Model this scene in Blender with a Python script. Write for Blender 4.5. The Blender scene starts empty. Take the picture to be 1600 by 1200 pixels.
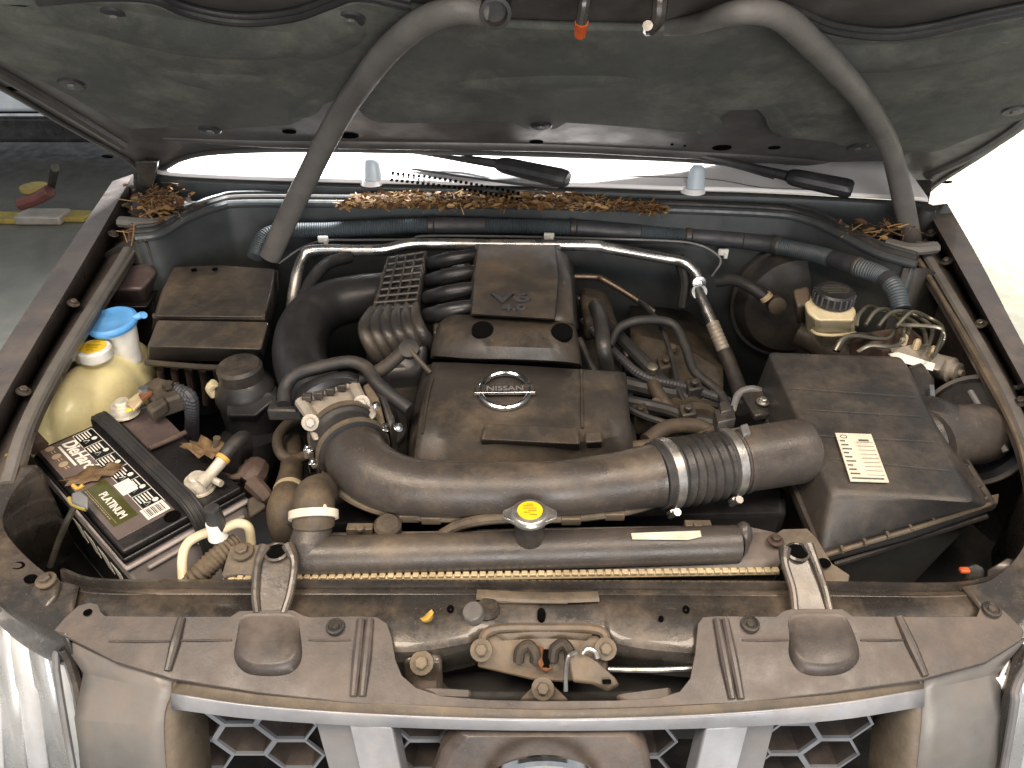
import bpy, bmesh, math, random
from mathutils import Vector, Matrix
from mathutils.geometry import tessellate_polygon
random.seed(7)
SC = bpy.context.scene
COL = SC.collection
V = Vector

# ------------------------------------------------------------------ camera
PITCH = math.radians(34.3)
FOC = 1208.0                      # focal length in photograph pixels (1600 wide)
CAM = V((0.0, -0.695, 1.72))
cd = bpy.data.cameras.new('camera'); cam = bpy.data.objects.new('camera', cd); COL.objects.link(cam)
cd.sensor_width = 36.0; cd.lens = 36.0 * FOC / 1600.0; cd.clip_start = 0.02; cd.clip_end = 100
cam.location = CAM; cam.rotation_euler = (math.pi/2 - PITCH, 0, 0)
SC.camera = cam

# ------------------------------------------------------------------ light (a workshop: lamps, no sky)
w = bpy.data.worlds.new('World'); SC.world = w; w.use_nodes = True
w.node_tree.nodes['Background'].inputs[0].default_value = (0.9, 0.95, 1.0, 1)
w.node_tree.nodes['Background'].inputs[1].default_value = 0.27
def lamp(name, loc, target, size, energy, col, sy=None, spread=180):
    l = bpy.data.lights.new(name, 'AREA'); l.energy = energy; l.color = col; l.size = size
    l.shape = 'RECTANGLE'; l.size_y = sy or size; l.spread = math.radians(spread)
    o = bpy.data.objects.new(name, l); COL.objects.link(o); o.location = loc
    o.rotation_euler = (V(target) - V(loc)).to_track_quat('-Z', 'Y').to_euler()
    return o
lamp('ceiling_tube', (-0.75, -0.75, 3.0), (-0.2, -0.1, 1.0), 1.5, 32, (1.0, 0.83, 0.66), 0.5)
lamp('ceiling_tube', (0.85, -0.55, 3.0), (0.3, -0.1, 1.0), 1.5, 26, (1.0, 0.83, 0.66), 0.5)
lamp('front_door_light', (0.6, -4.4, 1.9), (0, 0.1, 1.1), 3.0, 105, (1.0, 0.96, 0.92), 1.8)
lamp('rear_door_light', (0.3, 3.0, 4.2), (0.1, 1.12, 1.15), 2.4, 210, (1.0, 0.98, 0.97), 0.8, 75)
lamp('side_door_light', (4.8, 3.6, 4.0), (4.4, 4.0, 0), 2.5, 760, (1.0, 0.93, 0.78), 2.5, 75)
SC.view_settings.view_transform = 'Standard'; SC.view_settings.look = 'None'
SC.view_settings.exposure = 0.75; SC.view_settings.gamma = 1.0
SC.view_settings.use_curve_mapping = False

# ------------------------------------------------------------------ survey helpers: photograph sight lines -> measured points
RIGHT = V((1, 0, 0)); FWD = V((0, math.cos(PITCH), -math.sin(PITCH))); UP = V((0, math.sin(PITCH), math.cos(PITCH)))
def ray(u, v): return RIGHT*((u-800)/FOC) + FWD - UP*((v-600)/FOC)
def p(u, v, z):                                    # point on the level z
    d = ray(u, v); return CAM + d*((z-CAM.z)/d.z)
def py(u, v, y):                                   # point on the upright plane y
    d = ray(u, v); return CAM + d*((y-CAM.y)/d.y)
def pd(u, v, dep): return CAM + ray(u, v)*dep      # point at a depth
def ppl(u, v, q, n):
    d = ray(u, v); return CAM + d*((q-CAM).dot(n)/d.dot(n))
def P(*L): return [p(*a) for a in L]

# ------------------------------------------------------------------ materials
def mat(name, base, rough=0.5, metal=0.0, dust=None, damt=0.0, scale=12.0, bump=0.0, bscale=150.0, var=0.25, spec=0.5, up=0.5, trans=0.0, coat=0.0, speck=0.0, sss=0.0):
    m = bpy.data.materials.new(name); m.use_nodes = True
    nt = m.node_tree; N = nt.nodes; L = nt.links
    b = N['Principled BSDF']
    b.inputs['Metallic'].default_value = metal
    b.inputs['Specular IOR Level'].default_value = spec
    b.inputs['Transmission Weight'].default_value = trans
    b.inputs['Coat Weight'].default_value = coat
    if sss:
        b.inputs['Subsurface Weight'].default_value = sss; b.inputs['Subsurface Radius'].default_value = (0.03, 0.02, 0.008); b.inputs['Subsurface Scale'].default_value = 0.4
    geo = N.new('ShaderNodeNewGeometry')
    def noise(s, det=5, r=0.6):
        n = N.new('ShaderNodeTexNoise'); n.inputs['Scale'].default_value = s; n.inputs['Detail'].default_value = det; n.inputs['Roughness'].default_value = r
        L.new(geo.outputs['Position'], n.inputs['Vector']); return n.outputs['Fac']
    def rng(src, a, c, lo=0.0, hi=1.0):
        r = N.new('ShaderNodeMapRange'); r.inputs[1].default_value = a; r.inputs[2].default_value = c; r.inputs[3].default_value = lo; r.inputs[4].default_value = hi
        L.new(src, r.inputs[0]); return r.outputs[0]
    def mth(op, a, c):
        r = N.new('ShaderNodeMath'); r.operation = op
        for i, q in enumerate((a, c)):
            if isinstance(q, (int, float)): r.inputs[i].default_value = q
            else: L.new(q, r.inputs[i])
        return r.outputs[0]
    n1 = noise(scale)
    mx = N.new('ShaderNodeMix'); mx.data_type = 'RGBA'
    mx.inputs['A'].default_value = (*[c*(1-var) for c in base], 1); mx.inputs['B'].default_value = (*[min(1, c*(1+var)) for c in base], 1)
    L.new(rng(n1, 0.3, 0.7), mx.inputs['Factor'])
    colr = mx.outputs['Result']; rg = rng(noise(scale*3.1), 0.3, 0.7, max(0.02, rough-0.10), min(1, rough+0.12))
    if dust:
        sx = N.new('ShaderNodeSeparateXYZ'); L.new(geo.outputs['Normal'], sx.inputs[0])
        upf = rng(sx.outputs['Z'], -0.2, 0.9, 1-up, 1.0)
        f = mth('MULTIPLY', rng(noise(scale*0.8, 9, 0.72), 0.60-0.30*damt, 0.80-0.20*damt), upf)
        f = mth('MULTIPLY', f, rng(noise(scale*5.3, 5, 0.7), 0.30, 0.62, 0.45, 1.0))
        f = mth('MULTIPLY', f, min(1.0, 0.35+damt))
        if speck:
            f = mth('MAXIMUM', f, mth('MULTIPLY', rng(noise(420, 2), 0.66, 0.72), speck))
        m2 = N.new('ShaderNodeMix'); m2.data_type = 'RGBA'; L.new(f, m2.inputs['Factor']); L.new(colr, m2.inputs['A']); m2.inputs['B'].default_value = (*dust, 1)
        colr = m2.outputs['Result']
        rg = mth('ADD', rg, mth('MULTIPLY', f, 0.25))
        if metal: L.new(mth('MULTIPLY', mth('SUBTRACT', 1.0, f), metal), b.inputs['Metallic'])
    L.new(colr, b.inputs['Base Color']); L.new(rg, b.inputs['Roughness'])
    if bump:
        bp = N.new('ShaderNodeBump'); bp.inputs['Strength'].default_value = bump; bp.inputs['Distance'].default_value = 0.002
        L.new(noise(bscale, 4), bp.inputs['Height']); L.new(bp.outputs[0], b.inputs['Normal'])
    return m
TAN = (0.20, 0.145, 0.095)
MT = dict(
 plastic = mat('dusty_black_plastic', (0.026, 0.025, 0.025), 0.36, 0, (0.125, 0.098, 0.072), 0.50, 11, 0.25, 260, speck=0.5),
 plastic_clean = mat('black_plastic', (0.018, 0.018, 0.020), 0.38, 0, (0.08, 0.065, 0.052), 0.22, 11, 0.15, 240),
 cover = mat('engine_cover_plastic', (0.038, 0.034, 0.031), 0.40, 0, (0.15, 0.112, 0.072), 0.52, 7, 0.2, 420, speck=0.35),
 duct = mat('intake_duct_plastic', (0.052, 0.045, 0.041), 0.34, 0, (0.20, 0.15, 0.10), 0.45, 9, 0.2, 350, speck=0.6),
 panel = mat('dusty_panel_plastic', (0.056, 0.047, 0.043), 0.36, 0, (0.165, 0.126, 0.100), 0.55, 9, 0.08, 300, speck=0.7),
 airbox = mat('air_box_plastic', (0.030, 0.029, 0.029), 0.38, 0, (0.125, 0.098, 0.074), 0.58, 6, 0.2, 500, speck=0.4),
 rubber = mat('black_rubber', (0.020, 0.020, 0.021), 0.55, 0, (0.10, 0.075, 0.052), 0.35, 14, 0.2, 300),
 hose = mat('dusty_hose_rubber', (0.055, 0.043, 0.032), 0.60, 0, (0.20, 0.145, 0.085), 0.50, 13, 0.3, 260, speck=0.3),
 greytube = mat('grey_rubber_tube', (0.115, 0.108, 0.100), 0.50, 0, (0.22, 0.195, 0.17), 0.4, 10, 0.35, 120, speck=0.5),
 conduit = mat('blue_grey_conduit', (0.050, 0.064, 0.074), 0.5, 0, (0.10, 0.10, 0.10), 0.3, 15, 0.1),
 tape = mat('dark_loom_tape', (0.035, 0.036, 0.042), 0.5, 0, (0.10, 0.09, 0.085), 0.3, 15, 0.3, 90),
 body = mat('dark_brown_body_paint', (0.105, 0.090, 0.083), 0.32, 0.3, (0.20, 0.16, 0.13), 0.45, 9, 0.1, 200, coat=0.3, speck=0.5),
 support = mat('painted_steel_support', (0.036, 0.032, 0.029), 0.26, 0.0, (0.17, 0.13, 0.092), 0.52, 13, 0.2, 160, coat=0.35, speck=0.7),
 bodygrey = mat('firewall_paint', (0.055, 0.062, 0.065), 0.42, 0.2, (0.11, 0.10, 0.09), 0.35, 9, 0.1, 160, speck=0.3),
 dark = mat('greasy_dark_metal', (0.014, 0.013, 0.012), 0.6, 0.0, (0.060, 0.045, 0.030), 0.35, 16, 0.5, 60),
 grime = mat('grimy_cast_metal', (0.040, 0.032, 0.024), 0.6, 0.2, (0.12, 0.09, 0.055), 0.45, 18, 0.6, 70),
 insul = mat('hood_insulation_felt', (0.068, 0.071, 0.064), 0.85, 0, (0.19, 0.19, 0.155), 0.46, 8, 0.5, 500, up=0.0, speck=0.7),
 hoodmetal = mat('hood_inner_paint', (0.062, 0.058, 0.055), 0.42, 0.1, (0.13, 0.115, 0.10), 0.40, 8, 0.1, 120, up=0.0, speck=0.4),
 silver = mat('silver_grille_paint', (0.27, 0.28, 0.305), 0.36, 0.3, (0.36, 0.30, 0.25), 0.40, 10, 0.05, 200),
 silverdark = mat('grey_grille_plastic', (0.16, 0.16, 0.165), 0.45, 0.1, (0.17, 0.14, 0.12), 0.4, 11, 0.1),
 meshgrey = mat('grille_mesh_plastic', (0.22, 0.235, 0.26), 0.40, 0.1, (0.20, 0.16, 0.13), 0.35, 14, 0.1),
 sidepanel = mat('front_end_filler_panel', (0.17, 0.165, 0.158), 0.40, 0.1, (0.21, 0.165, 0.13), 0.62, 9, 0.15, 120),
 alu = mat('aluminium_line', (0.55, 0.55, 0.55), 0.26, 0.95, (0.30, 0.22, 0.13), 0.32, 11, 0.05),
 steel = mat('zinc_steel', (0.55, 0.53, 0.50), 0.32, 0.9, (0.36, 0.28, 0.18), 0.30, 22, 0.1),
 cast = mat('cast_aluminium', (0.40, 0.37, 0.33), 0.50, 0.5, (0.34, 0.25, 0.15), 0.50, 14, 0.4, 180),
 rust = mat('rusty_steel', (0.16, 0.060, 0.022), 0.75, 0.1, (0.10, 0.045, 0.02), 0.5, 40, 0.5, 120),
 latch = mat('dusty_latch_steel', (0.13, 0.105, 0.080), 0.50, 0.3, (0.21, 0.15, 0.092), 0.55, 20, 0.4, 120),
 chrome = mat('chrome', (0.80, 0.80, 0.80), 0.14, 1.0, (0.30, 0.24, 0.18), 0.12, 12),
 cream = mat('cream_core_edge', (0.52, 0.42, 0.26), 0.55, 0.2, (0.24, 0.17, 0.10), 0.40, 30, 0.2),
 tanplate = mat('tan_dusty_plate', (0.095, 0.076, 0.056), 0.5, 0.1, (0.22, 0.165, 0.105), 0.55, 12, 0.3),
 yellowtank = mat('yellowed_tank_plastic', (0.86, 0.74, 0.42), 0.28, 0, (0.55, 0.40, 0.16), 0.25, 7, 0.05, sss=0.25),
 ivory = mat('ivory_plastic', (0.62, 0.54, 0.36), 0.30, 0, (0.28, 0.21, 0.10), 0.35, 9, 0.05, sss=0.15),
 white = mat('white_plastic', (0.78, 0.77, 0.72), 0.4, 0, (0.4, 0.34, 0.25), 0.25, 14),
 bluecap = mat('blue_cap_plastic', (0.10, 0.34, 0.72), 0.35, 0, (0.35, 0.42, 0.5), 0.25, 14),
 yellow = mat('yellow_sticker', (0.85, 0.56, 0.02), 0.45, 0, None, 0, 20, var=0.08),
 brownink = mat('brown_print', (0.22, 0.10, 0.02), 0.5, 0),
 battblack = mat('battery_lid_plastic', (0.014, 0.013, 0.014), 0.28, 0, (0.075, 0.06, 0.052), 0.28, 9, 0.15, 300, speck=0.3),
 battgrey = mat('battery_case_grey', (0.42, 0.38, 0.37), 0.45, 0, (0.16, 0.12, 0.10), 0.3, 9, 0.1),
 battlabel = mat('battery_label_film', (0.150, 0.118, 0.108), 0.16, 0.1, (0.14, 0.10, 0.075), 0.35, 12, 0.05, coat=0.4),  # lighter brown base carries the reflection seen on the label film
 olive = mat('olive_label_print', (0.075, 0.075, 0.018), 0.18, 0, None, 0, 20, coat=0.4),
 black = mat('black_print', (0.008, 0.008, 0.008), 0.3, 0, None, 0),
 ink = mat('white_print', (0.80, 0.78, 0.70), 0.35, 0, None, 0, 30, var=0.1),
 goldink = mat('faded_gold_print', (0.42, 0.32, 0.22), 0.4, 0, None, 0, 30),
 paper = mat('paper_sticker', (0.66, 0.58, 0.47), 0.6, 0, (0.40, 0.32, 0.22), 0.3, 25),
 greyink = mat('grey_print', (0.10, 0.09, 0.08), 0.6, 0),
 corrosion = mat('corroded_terminal', (0.58, 0.54, 0.46), 0.6, 0.4, (0.50, 0.42, 0.12), 0.35, 60, 0.5, 120),
 maroon = mat('maroon_dusty_cover', (0.085, 0.062, 0.060), 0.42, 0, (0.20, 0.15, 0.13), 0.4, 9, 0.15),
 redbrown = mat('red_brown_connector', (0.070, 0.046, 0.038), 0.55, 0, (0.17, 0.12, 0.08), 0.4, 20, 0.3),
 leafbrown = mat('dry_brown_leaf', (0.15, 0.095, 0.045), 0.6, 0, (0.10, 0.05, 0.02), 0.4, 40, 0.6, 90),
 leafyellow = mat('dry_yellow_leaf', (0.60, 0.36, 0.07), 0.6, 0, (0.3, 0.16, 0.04), 0.3, 40, 0.4, 90),
 holeshade = mat('hole_shade_black', (0.004, 0.004, 0.004), 0.9, spec=0.0),  # near-black paint stands in for the shade inside holes and slots
 glass = mat('headlight_glass', (0.95, 0.96, 0.98), 0.03, 0, None, 0, trans=0.92, var=0.01),
 reflector = mat('headlight_reflector', (0.90, 0.90, 0.90), 0.28, 0.6, None, 0, var=0.03),
 lampwhite = mat('headlight_glare_white', (0.85, 0.84, 0.82), 0.30, 0.0, None, 0),  # white base stands in for the blown-out glare inside the lamps
 windshield = mat('windshield_glass', (0.10, 0.11, 0.11), 0.04, 0, None, 0, spec=0.8, var=0.05),
 cowlglare = mat('cowl_cover_glare', (0.80, 0.77, 0.76), 0.45, 0, None, 0, 10, var=0.05),  # pale base holds the overexposed glare on the cowl
 nozzle = mat('washer_nozzle_grey', (0.46, 0.53, 0.58), 0.4, 0, None, 0, 12, var=0.1),
 wiper = mat('wiper_black', (0.022, 0.022, 0.024), 0.35, 0, (0.13, 0.125, 0.12), 0.5, 8, 0.2),
 floor = mat('garage_concrete', (0.115, 0.117, 0.102), 0.42, 0, (0.19, 0.175, 0.14), 0.4, 4.0, 0.1, 12, var=0.15),
 safety = mat('yellow_safety_paint', (0.34, 0.26, 0.05), 0.5, 0, (0.2, 0.16, 0.08), 0.5, 15),
 redpaint = mat('red_lift_paint', (0.14, 0.05, 0.04), 0.5, 0.1, (0.12, 0.06, 0.05), 0.3, 9),
 vanwhite = mat('white_van_paint', (0.62, 0.68, 0.74), 0.25, 0, None, 0, 3, coat=0.5),
 orange = mat('orange_tip', (0.50, 0.085, 0.02), 0.5, 0, (0.2, 0.08, 0.04), 0.3, 60),
 brasstint = mat('copper_tint_pipe', (0.16, 0.12, 0.09), 0.35, 0.8, (0.12, 0.08, 0.05), 0.3, 12),
 bronze = mat('brake_line_olive', (0.20, 0.19, 0.155), 0.35, 0.8, (0.14, 0.11, 0.06), 0.3, 14),
)
# dead leaves: one colour per leaf
def litter_mat():
    m = bpy.data.materials.new('leaf_litter'); m.use_nodes = True; nt = m.node_tree; N = nt.nodes
    g = N.new('ShaderNodeNewGeometry'); r = N.new('ShaderNodeValToRGB')
    nt.links.new(g.outputs['Random Per Island'], r.inputs[0])
    e = r.color_ramp.elements; e[0].color = (0.06, 0.026, 0.012, 1); e[1].color = (0.34, 0.22, 0.09, 1)
    for t, c in ((0.25, (0.13, 0.058, 0.024, 1)), (0.5, (0.21, 0.115, 0.042, 1)), (0.75, (0.28, 0.16, 0.06, 1))):
        k = e.new(t); k.color = c
    nt.links.new(r.outputs[0], N['Principled BSDF'].inputs['Base Color']); N['Principled BSDF'].inputs['Roughness'].default_value = 0.6
    return m
MT['litter'] = litter_mat()

# ------------------------------------------------------------------ mesh helpers
def crom(pts, n=6, closed=False):
    if n <= 1 or len(pts) < 3: return [V(q) for q in pts]
    out = []; L = len(pts)
    for i in range(L if closed else L-1):
        if closed: a, b, c, d = (pts[(i+k-1) % L] for k in range(4))
        else: b = pts[i]; c = pts[i+1]; a = pts[i-1] if i else b*2-c; d = pts[i+2] if i+2 < L else c*2-b
        for k in range(n):
            t = k/n
            out.append(0.5*((2*b)+(c-a)*t+(2*a-5*b+4*c-d)*t*t+(3*b-a-3*c+d)*t**3))
    if not closed: out.append(V(pts[-1]))
    return out
def interp(vals, m):
    if isinstance(vals, (int, float)): return [vals]*m
    L = len(vals)-1; o = []
    for i in range(m):
        t = i/(m-1)*L; k = min(int(t), L-1); o.append(vals[k]+(vals[k+1]-vals[k])*(t-k))
    return o
def basis(n):
    n = n.normalized(); a = V((0, 0, 1)) if abs(n.z) < 0.9 else V((1, 0, 0))
    x = a.cross(n).normalized(); return x, n.cross(x), n
class MB:
    def __init__(s): s.v = []; s.f = []
    def add(s, vs, fs):
        o = len(s.v); s.v += [V(q) for q in vs]; s.f += [tuple(i+o for i in f) for f in fs]; return s
    def rings(s, R, closed=True, cap=True, loop=False):
        n = len(R[0]); vs = [q for r in R for q in r]; fs = []; m = len(R)
        for i in range(m if loop else m-1):
            j = (i+1) % m
            for k in range(n if closed else n-1):
                l = (k+1) % n; fs.append((i*n+k, i*n+l, j*n+l, j*n+k))
        if cap and not loop: fs.append(tuple(range(n))[::-1]); fs.append(tuple((m-1)*n+k for k in range(n)))
        return s.add(vs, fs)
    def tube(s, pts, r, seg=12, n=6, cap=True, flat=1.0, flatdir=None, closed=False):
        pts = crom([V(q) for q in pts], n, closed); m = len(pts); rr = interp(r, m); R = []
        t0 = (pts[1]-pts[0]).normalized(); x = basis(t0)[0]
        for i in range(m):
            a = pts[i-1] if (i or closed) else pts[i]; b = pts[(i+1) % m] if (i < m-1 or closed) else pts[i]
            t = (b-a).normalized()
            if flatdir is not None: x = V(flatdir)
            x = (x - t*x.dot(t)).normalized(); y = t.cross(x)
            R.append([pts[i]+x*math.cos(2*math.pi*k/seg)*rr[i]*flat+y*math.sin(2*math.pi*k/seg)*rr[i] for k in range(seg)])
        return s.rings(R, True, cap and not closed, closed)
    def corr(s, pts, r, pitch=0.006, amp=0.10, seg=14, taper=None):      # ribbed conduit or bellows
        pts = crom([V(q) for q in pts], 40); acc = [0]
        for a, b in zip(pts, pts[1:]): acc.append(acc[-1]+(b-a).length)
        tot = acc[-1]; cnt = max(4, int(tot/pitch))*4; out = []; rs = []; k = 0
        for i in range(cnt+1):
            d = tot*i/cnt
            while k < len(acc)-2 and acc[k+1] < d: k += 1
            t = (d-acc[k])/max(1e-9, acc[k+1]-acc[k]); out.append(pts[k].lerp(pts[k+1], t))
            rs.append(r*(1+amp*(0, 0.8, 0, -0.8)[i % 4]))
        return s.tube(out, rs, seg, 1)
    def prism(s, top, bot):
        n = len(top); s.rings([bot, top], True, False)
        for q, flip in ((top, False), (bot, True)):
            tri = tessellate_polygon([[V(a) for a in q]])
            o = len(s.v); s.v += [V(a) for a in q]; s.f += [tuple(o+i for i in t) for t in tri]
        return s
    def slab(s, poly, off): return s.prism([V(q) for q in poly], [V(q)+V(off) for q in poly])
    def box(s, c, sz, ax=None):
        c = V(c); ax = ax or (V((1, 0, 0)), V((0, 1, 0)), V((0, 0, 1)))
        x, y, z = (ax[i]*sz[i]/2 for i in range(3))
        q = [c-x-y-z, c+x-y-z, c+x+y-z, c-x+y-z, c-x-y+z, c+x-y+z, c+x+y+z, c-x+y+z]
        return s.add(q, [(3, 2, 1, 0), (4, 5, 6, 7), (0, 1, 5, 4), (1, 2, 6, 5), (2, 3, 7, 6), (3, 0, 4, 7)])
    def lathe(s, o, axis, prof, seg=24, start=0.0, sq=(1, 1), xdir=None):
        x, y, z = basis(V(axis)); o = V(o)
        if xdir is not None: x = (V(xdir)-z*V(xdir).dot(z)).normalized(); y = z.cross(x)
        R = [[o+z*h+(x*math.cos(start+2*math.pi*k/seg)*sq[0]+y*math.sin(start+2*math.pi*k/seg)*sq[1])*max(r, 1e-5) for k in range(seg)] for r, h in prof]
        return s.rings(R)
    def grid(s, lines, n=1):                                            # sheet through polylines of equal count
        Ls = [crom([V(a) for a in l], n) for l in lines]; return s.rings(Ls, False, False)
    def ell(s, c, r, seg=20, rg=12):
        c = V(c); R = [[c+V((math.cos(2*math.pi*k/seg)*math.sin(math.pi*i/rg)*r[0], math.sin(2*math.pi*k/seg)*math.sin(math.pi*i/rg)*r[1], -math.cos(math.pi*i/rg)*r[2])) for k in range(seg)] for i in range(rg+1)]
        return s.rings(R, True, False)
def weld(me):
    bm = bmesh.new(); bm.from_mesh(me); bmesh.ops.remove_doubles(bm, verts=bm.verts, dist=2e-5)
    bmesh.ops.recalc_face_normals(bm, faces=bm.faces); bm.to_mesh(me); bm.free()
def wpos(o):
    q = V((0, 0, 0))
    while o is not None: q += o.location; o = o.parent
    return q
def tag(o, label, cat=None, group=None, kind=None):
    if label: o['label'] = label
    if cat: o['category'] = cat
    if group: o['group'] = group
    if kind: o['kind'] = kind
    return o
def thing(name, base, label, cat, group=None):
    o = bpy.data.objects.new(name, None); COL.objects.link(o); o.location = base; o.empty_display_size = 0.05
    return tag(o, label, cat, group)
def build(name, mb, m, parent=None, bev=0.0, seg=2, solid=0.0, ang=32, soff=-1.0, wld=True, sub=0):
    me = bpy.data.meshes.new(name)
    if parent is not None: base = wpos(parent)
    else:
        n = len(mb.v); base = V((sum(q.x for q in mb.v)/n, sum(q.y for q in mb.v)/n, min(q.z for q in mb.v)))
    me.from_pydata([tuple(q-base) for q in mb.v], [], mb.f)
    if wld: weld(me)
    me.materials.append(MT[m]); me.shade_smooth(); me.set_sharp_from_angle(angle=math.radians(ang))
    o = bpy.data.objects.new(name, me); COL.objects.link(o)
    if parent is not None: o.parent = parent
    else: o.location = base
    if solid:
        q = o.modifiers.new('thick', 'SOLIDIFY'); q.thickness = solid; q.offset = soff
    if sub:
        q = o.modifiers.new('sub', 'SUBSURF'); q.levels = sub; q.render_levels = sub
    if bev:
        q = o.modifiers.new('bevel', 'BEVEL'); q.width = bev; q.segments = seg; q.limit_method = 'ANGLE'; q.angle_limit = math.radians(30); q.use_clamp_overlap = True
    return o
def part(name, m, parent, fn, **k):
    b = MB(); fn(b); return build(name, b, m, parent, **k)
def text(s, size, org, xd, yd, m, parent, name='print', depth=0.0004, sx=1.0, shear=0.0, bold=0.0, center=False):
    cu = bpy.data.curves.new('t', 'FONT'); cu.body = s; cu.size = size; cu.extrude = depth/2; cu.shear = shear; cu.offset = bold
    if center: cu.align_x = 'CENTER'; cu.align_y = 'CENTER'
    o = bpy.data.objects.new('t', cu); COL.objects.link(o)
    me = bpy.data.meshes.new_from_object(o.evaluated_get(bpy.context.evaluated_depsgraph_get()))
    xd = V(xd).normalized(); yd = V(yd); yd = (yd-xd*yd.dot(xd)).normalized(); zd = xd.cross(yd)
    base = wpos(parent)
    for q in me.vertices: c = q.co.copy(); q.co = V(org)+xd*c.x*sx+yd*c.y+zd*c.z-base
    me.materials.clear(); me.materials.append(MT[m]); me.name = name
    bpy.data.objects.remove(o); bpy.data.curves.remove(cu)
    r = bpy.data.objects.new(name, me); COL.objects.link(r); r.parent = parent
    return r
def bolt(parent, pos, axis=(0, 0, 1), r=0.007, m='steel', name='bolt', washer=True, h=0.006):
    b = MB()
    if washer: b.lathe(V(pos), axis, [(0, 0), (r*1.75, 0), (r*1.7, r*0.25), (r*1.2, r*0.35)], 16)
    b.lathe(V(pos)+V(axis).normalized()*r*0.2, axis, [(0, 0), (r, 0), (r, h), (r*0.8, h*1.15), (0, h*1.15)], 6, random.random())
    return build(name, b, m, parent)
def clampband(parent, c, axis, r, w, name='clamp', m='steel', screw=None):
    ax = V(axis).normalized(); b = MB()
    b.lathe(V(c)-ax*w/2, ax, [(r*0.97, 0), (r*1.03, 0), (r*1.03, w), (r*0.97, w)], 32)
    o = build(name, b, m, parent)
    if screw is not None:
        s = V(screw).normalized(); q = V(c)+s*r*1.08; t = ax.cross(s).normalized()
        k = MB().box(q, (w*1.1, r*0.30, r*0.10), (ax, t, s)); build('clamp_housing', k, m, o, bev=0.001)
        k = MB().lathe(q+s*0.004-t*r*0.28, t, [(0, 0), (0.0055, 0), (0.0055, 0.006), (0.004, 0.007), (0.004, r*0.5)], 8); build('clamp_screw', k, m, o)
    return o
# ================================================================== SETTING: garage floor and what stands beyond the car
tag(build('floor', MB().grid([[V((-14, -6, 0)), V((14, -6, 0))], [V((-14, 16, 0)), V((14, 16, 0))]]), 'floor'), None, kind='structure')
# vehicle lift foot at the left
lf = thing('lift_base', p(70, 345, 0.0), 'red and yellow vehicle lift foot on the floor left of the fender', 'lift')
def lift_fn(b):
    c = p(70, 345, 0.0); b.box(c+V((0, 0, .026)), (.26, .14, .05))
part('foot_plate', 'cast', lf, lift_fn, bev=.01)
for q, n in (((16, 336), 1), ((110, 333), 1)):
    c = p(q[0], q[1], 0.03); part('chevron_block', 'safety', lf, lambda b: b.slab([c+V((-.12, -.06, .0)), c+V((.10, -.07, .0)), c+V((.14, .04, .0)), c+V((-.10, .06, .0))], (0, 0, -.028)), bev=.006)
part('lift_arm', 'redpaint', lf, lambda b: b.tube([p(30, 320, .16), p(62, 308, .20), p(78, 298, .24)], .035, 8, 3), bev=.004)
part('lift_pad', 'safety', lf, lambda b: b.lathe(p(54, 296, .22), (0, 0, 1), [(0, 0), (.07, 0), (.07, .02), (0, .02)], 18))
part('lift_post', 'dark', lf, lambda b: b.tube([p(80, 292, .2), p(86, 262, .52)], .02, 8, 2))
# a white van low in the background at the far left
vb = p(20, 196, 0.35)
vn = thing('parked_van', V((vb.x, vb.y, 0)), 'white van with a black sill parked beyond the left fender', 'van')
def van_body(b):
    R = []
    for x, k in ((-3.2, 1), (-1.5, 1), (0.1, 1), (.75, .9), (.95, .7)):
        R.append([V((vb.x+x, vb.y+.02, .42)), V((vb.x+x, vb.y, .62)), V((vb.x+x, vb.y+.04, .9*k)), V((vb.x+x, vb.y+.20, 1.6*k)), V((vb.x+x, vb.y+1.2, 1.65*k)), V((vb.x+x, vb.y+1.2, .42))])
    b.rings(R)
part('van_body', 'vanwhite', vn, van_body, bev=.05, seg=3)
part('sill', 'wiper', vn, lambda b: b.box((vb.x-1.2, vb.y+.5, .33), (4.2, 1.05, .17)), bev=.03)
part('chrome_strip', 'chrome', vn, lambda b: b.tube([V((vb.x-2.5, vb.y-.035, .42)), V((vb.x+.9, vb.y-.035, .42))], .012, 8, 1))
for x in (-2.9, -1.1):
    wv = part('wheel', 'rubber', vn, lambda b: b.lathe((vb.x+x, vb.y+.02, .30), (0, 1, 0), [(0, 0), (.18, 0), (.28, .01), (.30, .05), (.30, .2), (0, .2)], 28))
    part('rim', 'silverdark', wv, lambda b: b.lathe((vb.x+x, vb.y-.005, .30), (0, 1, 0), [(0, 0), (.16, .004), (.18, .03), (0, .03)], 20))

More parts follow.
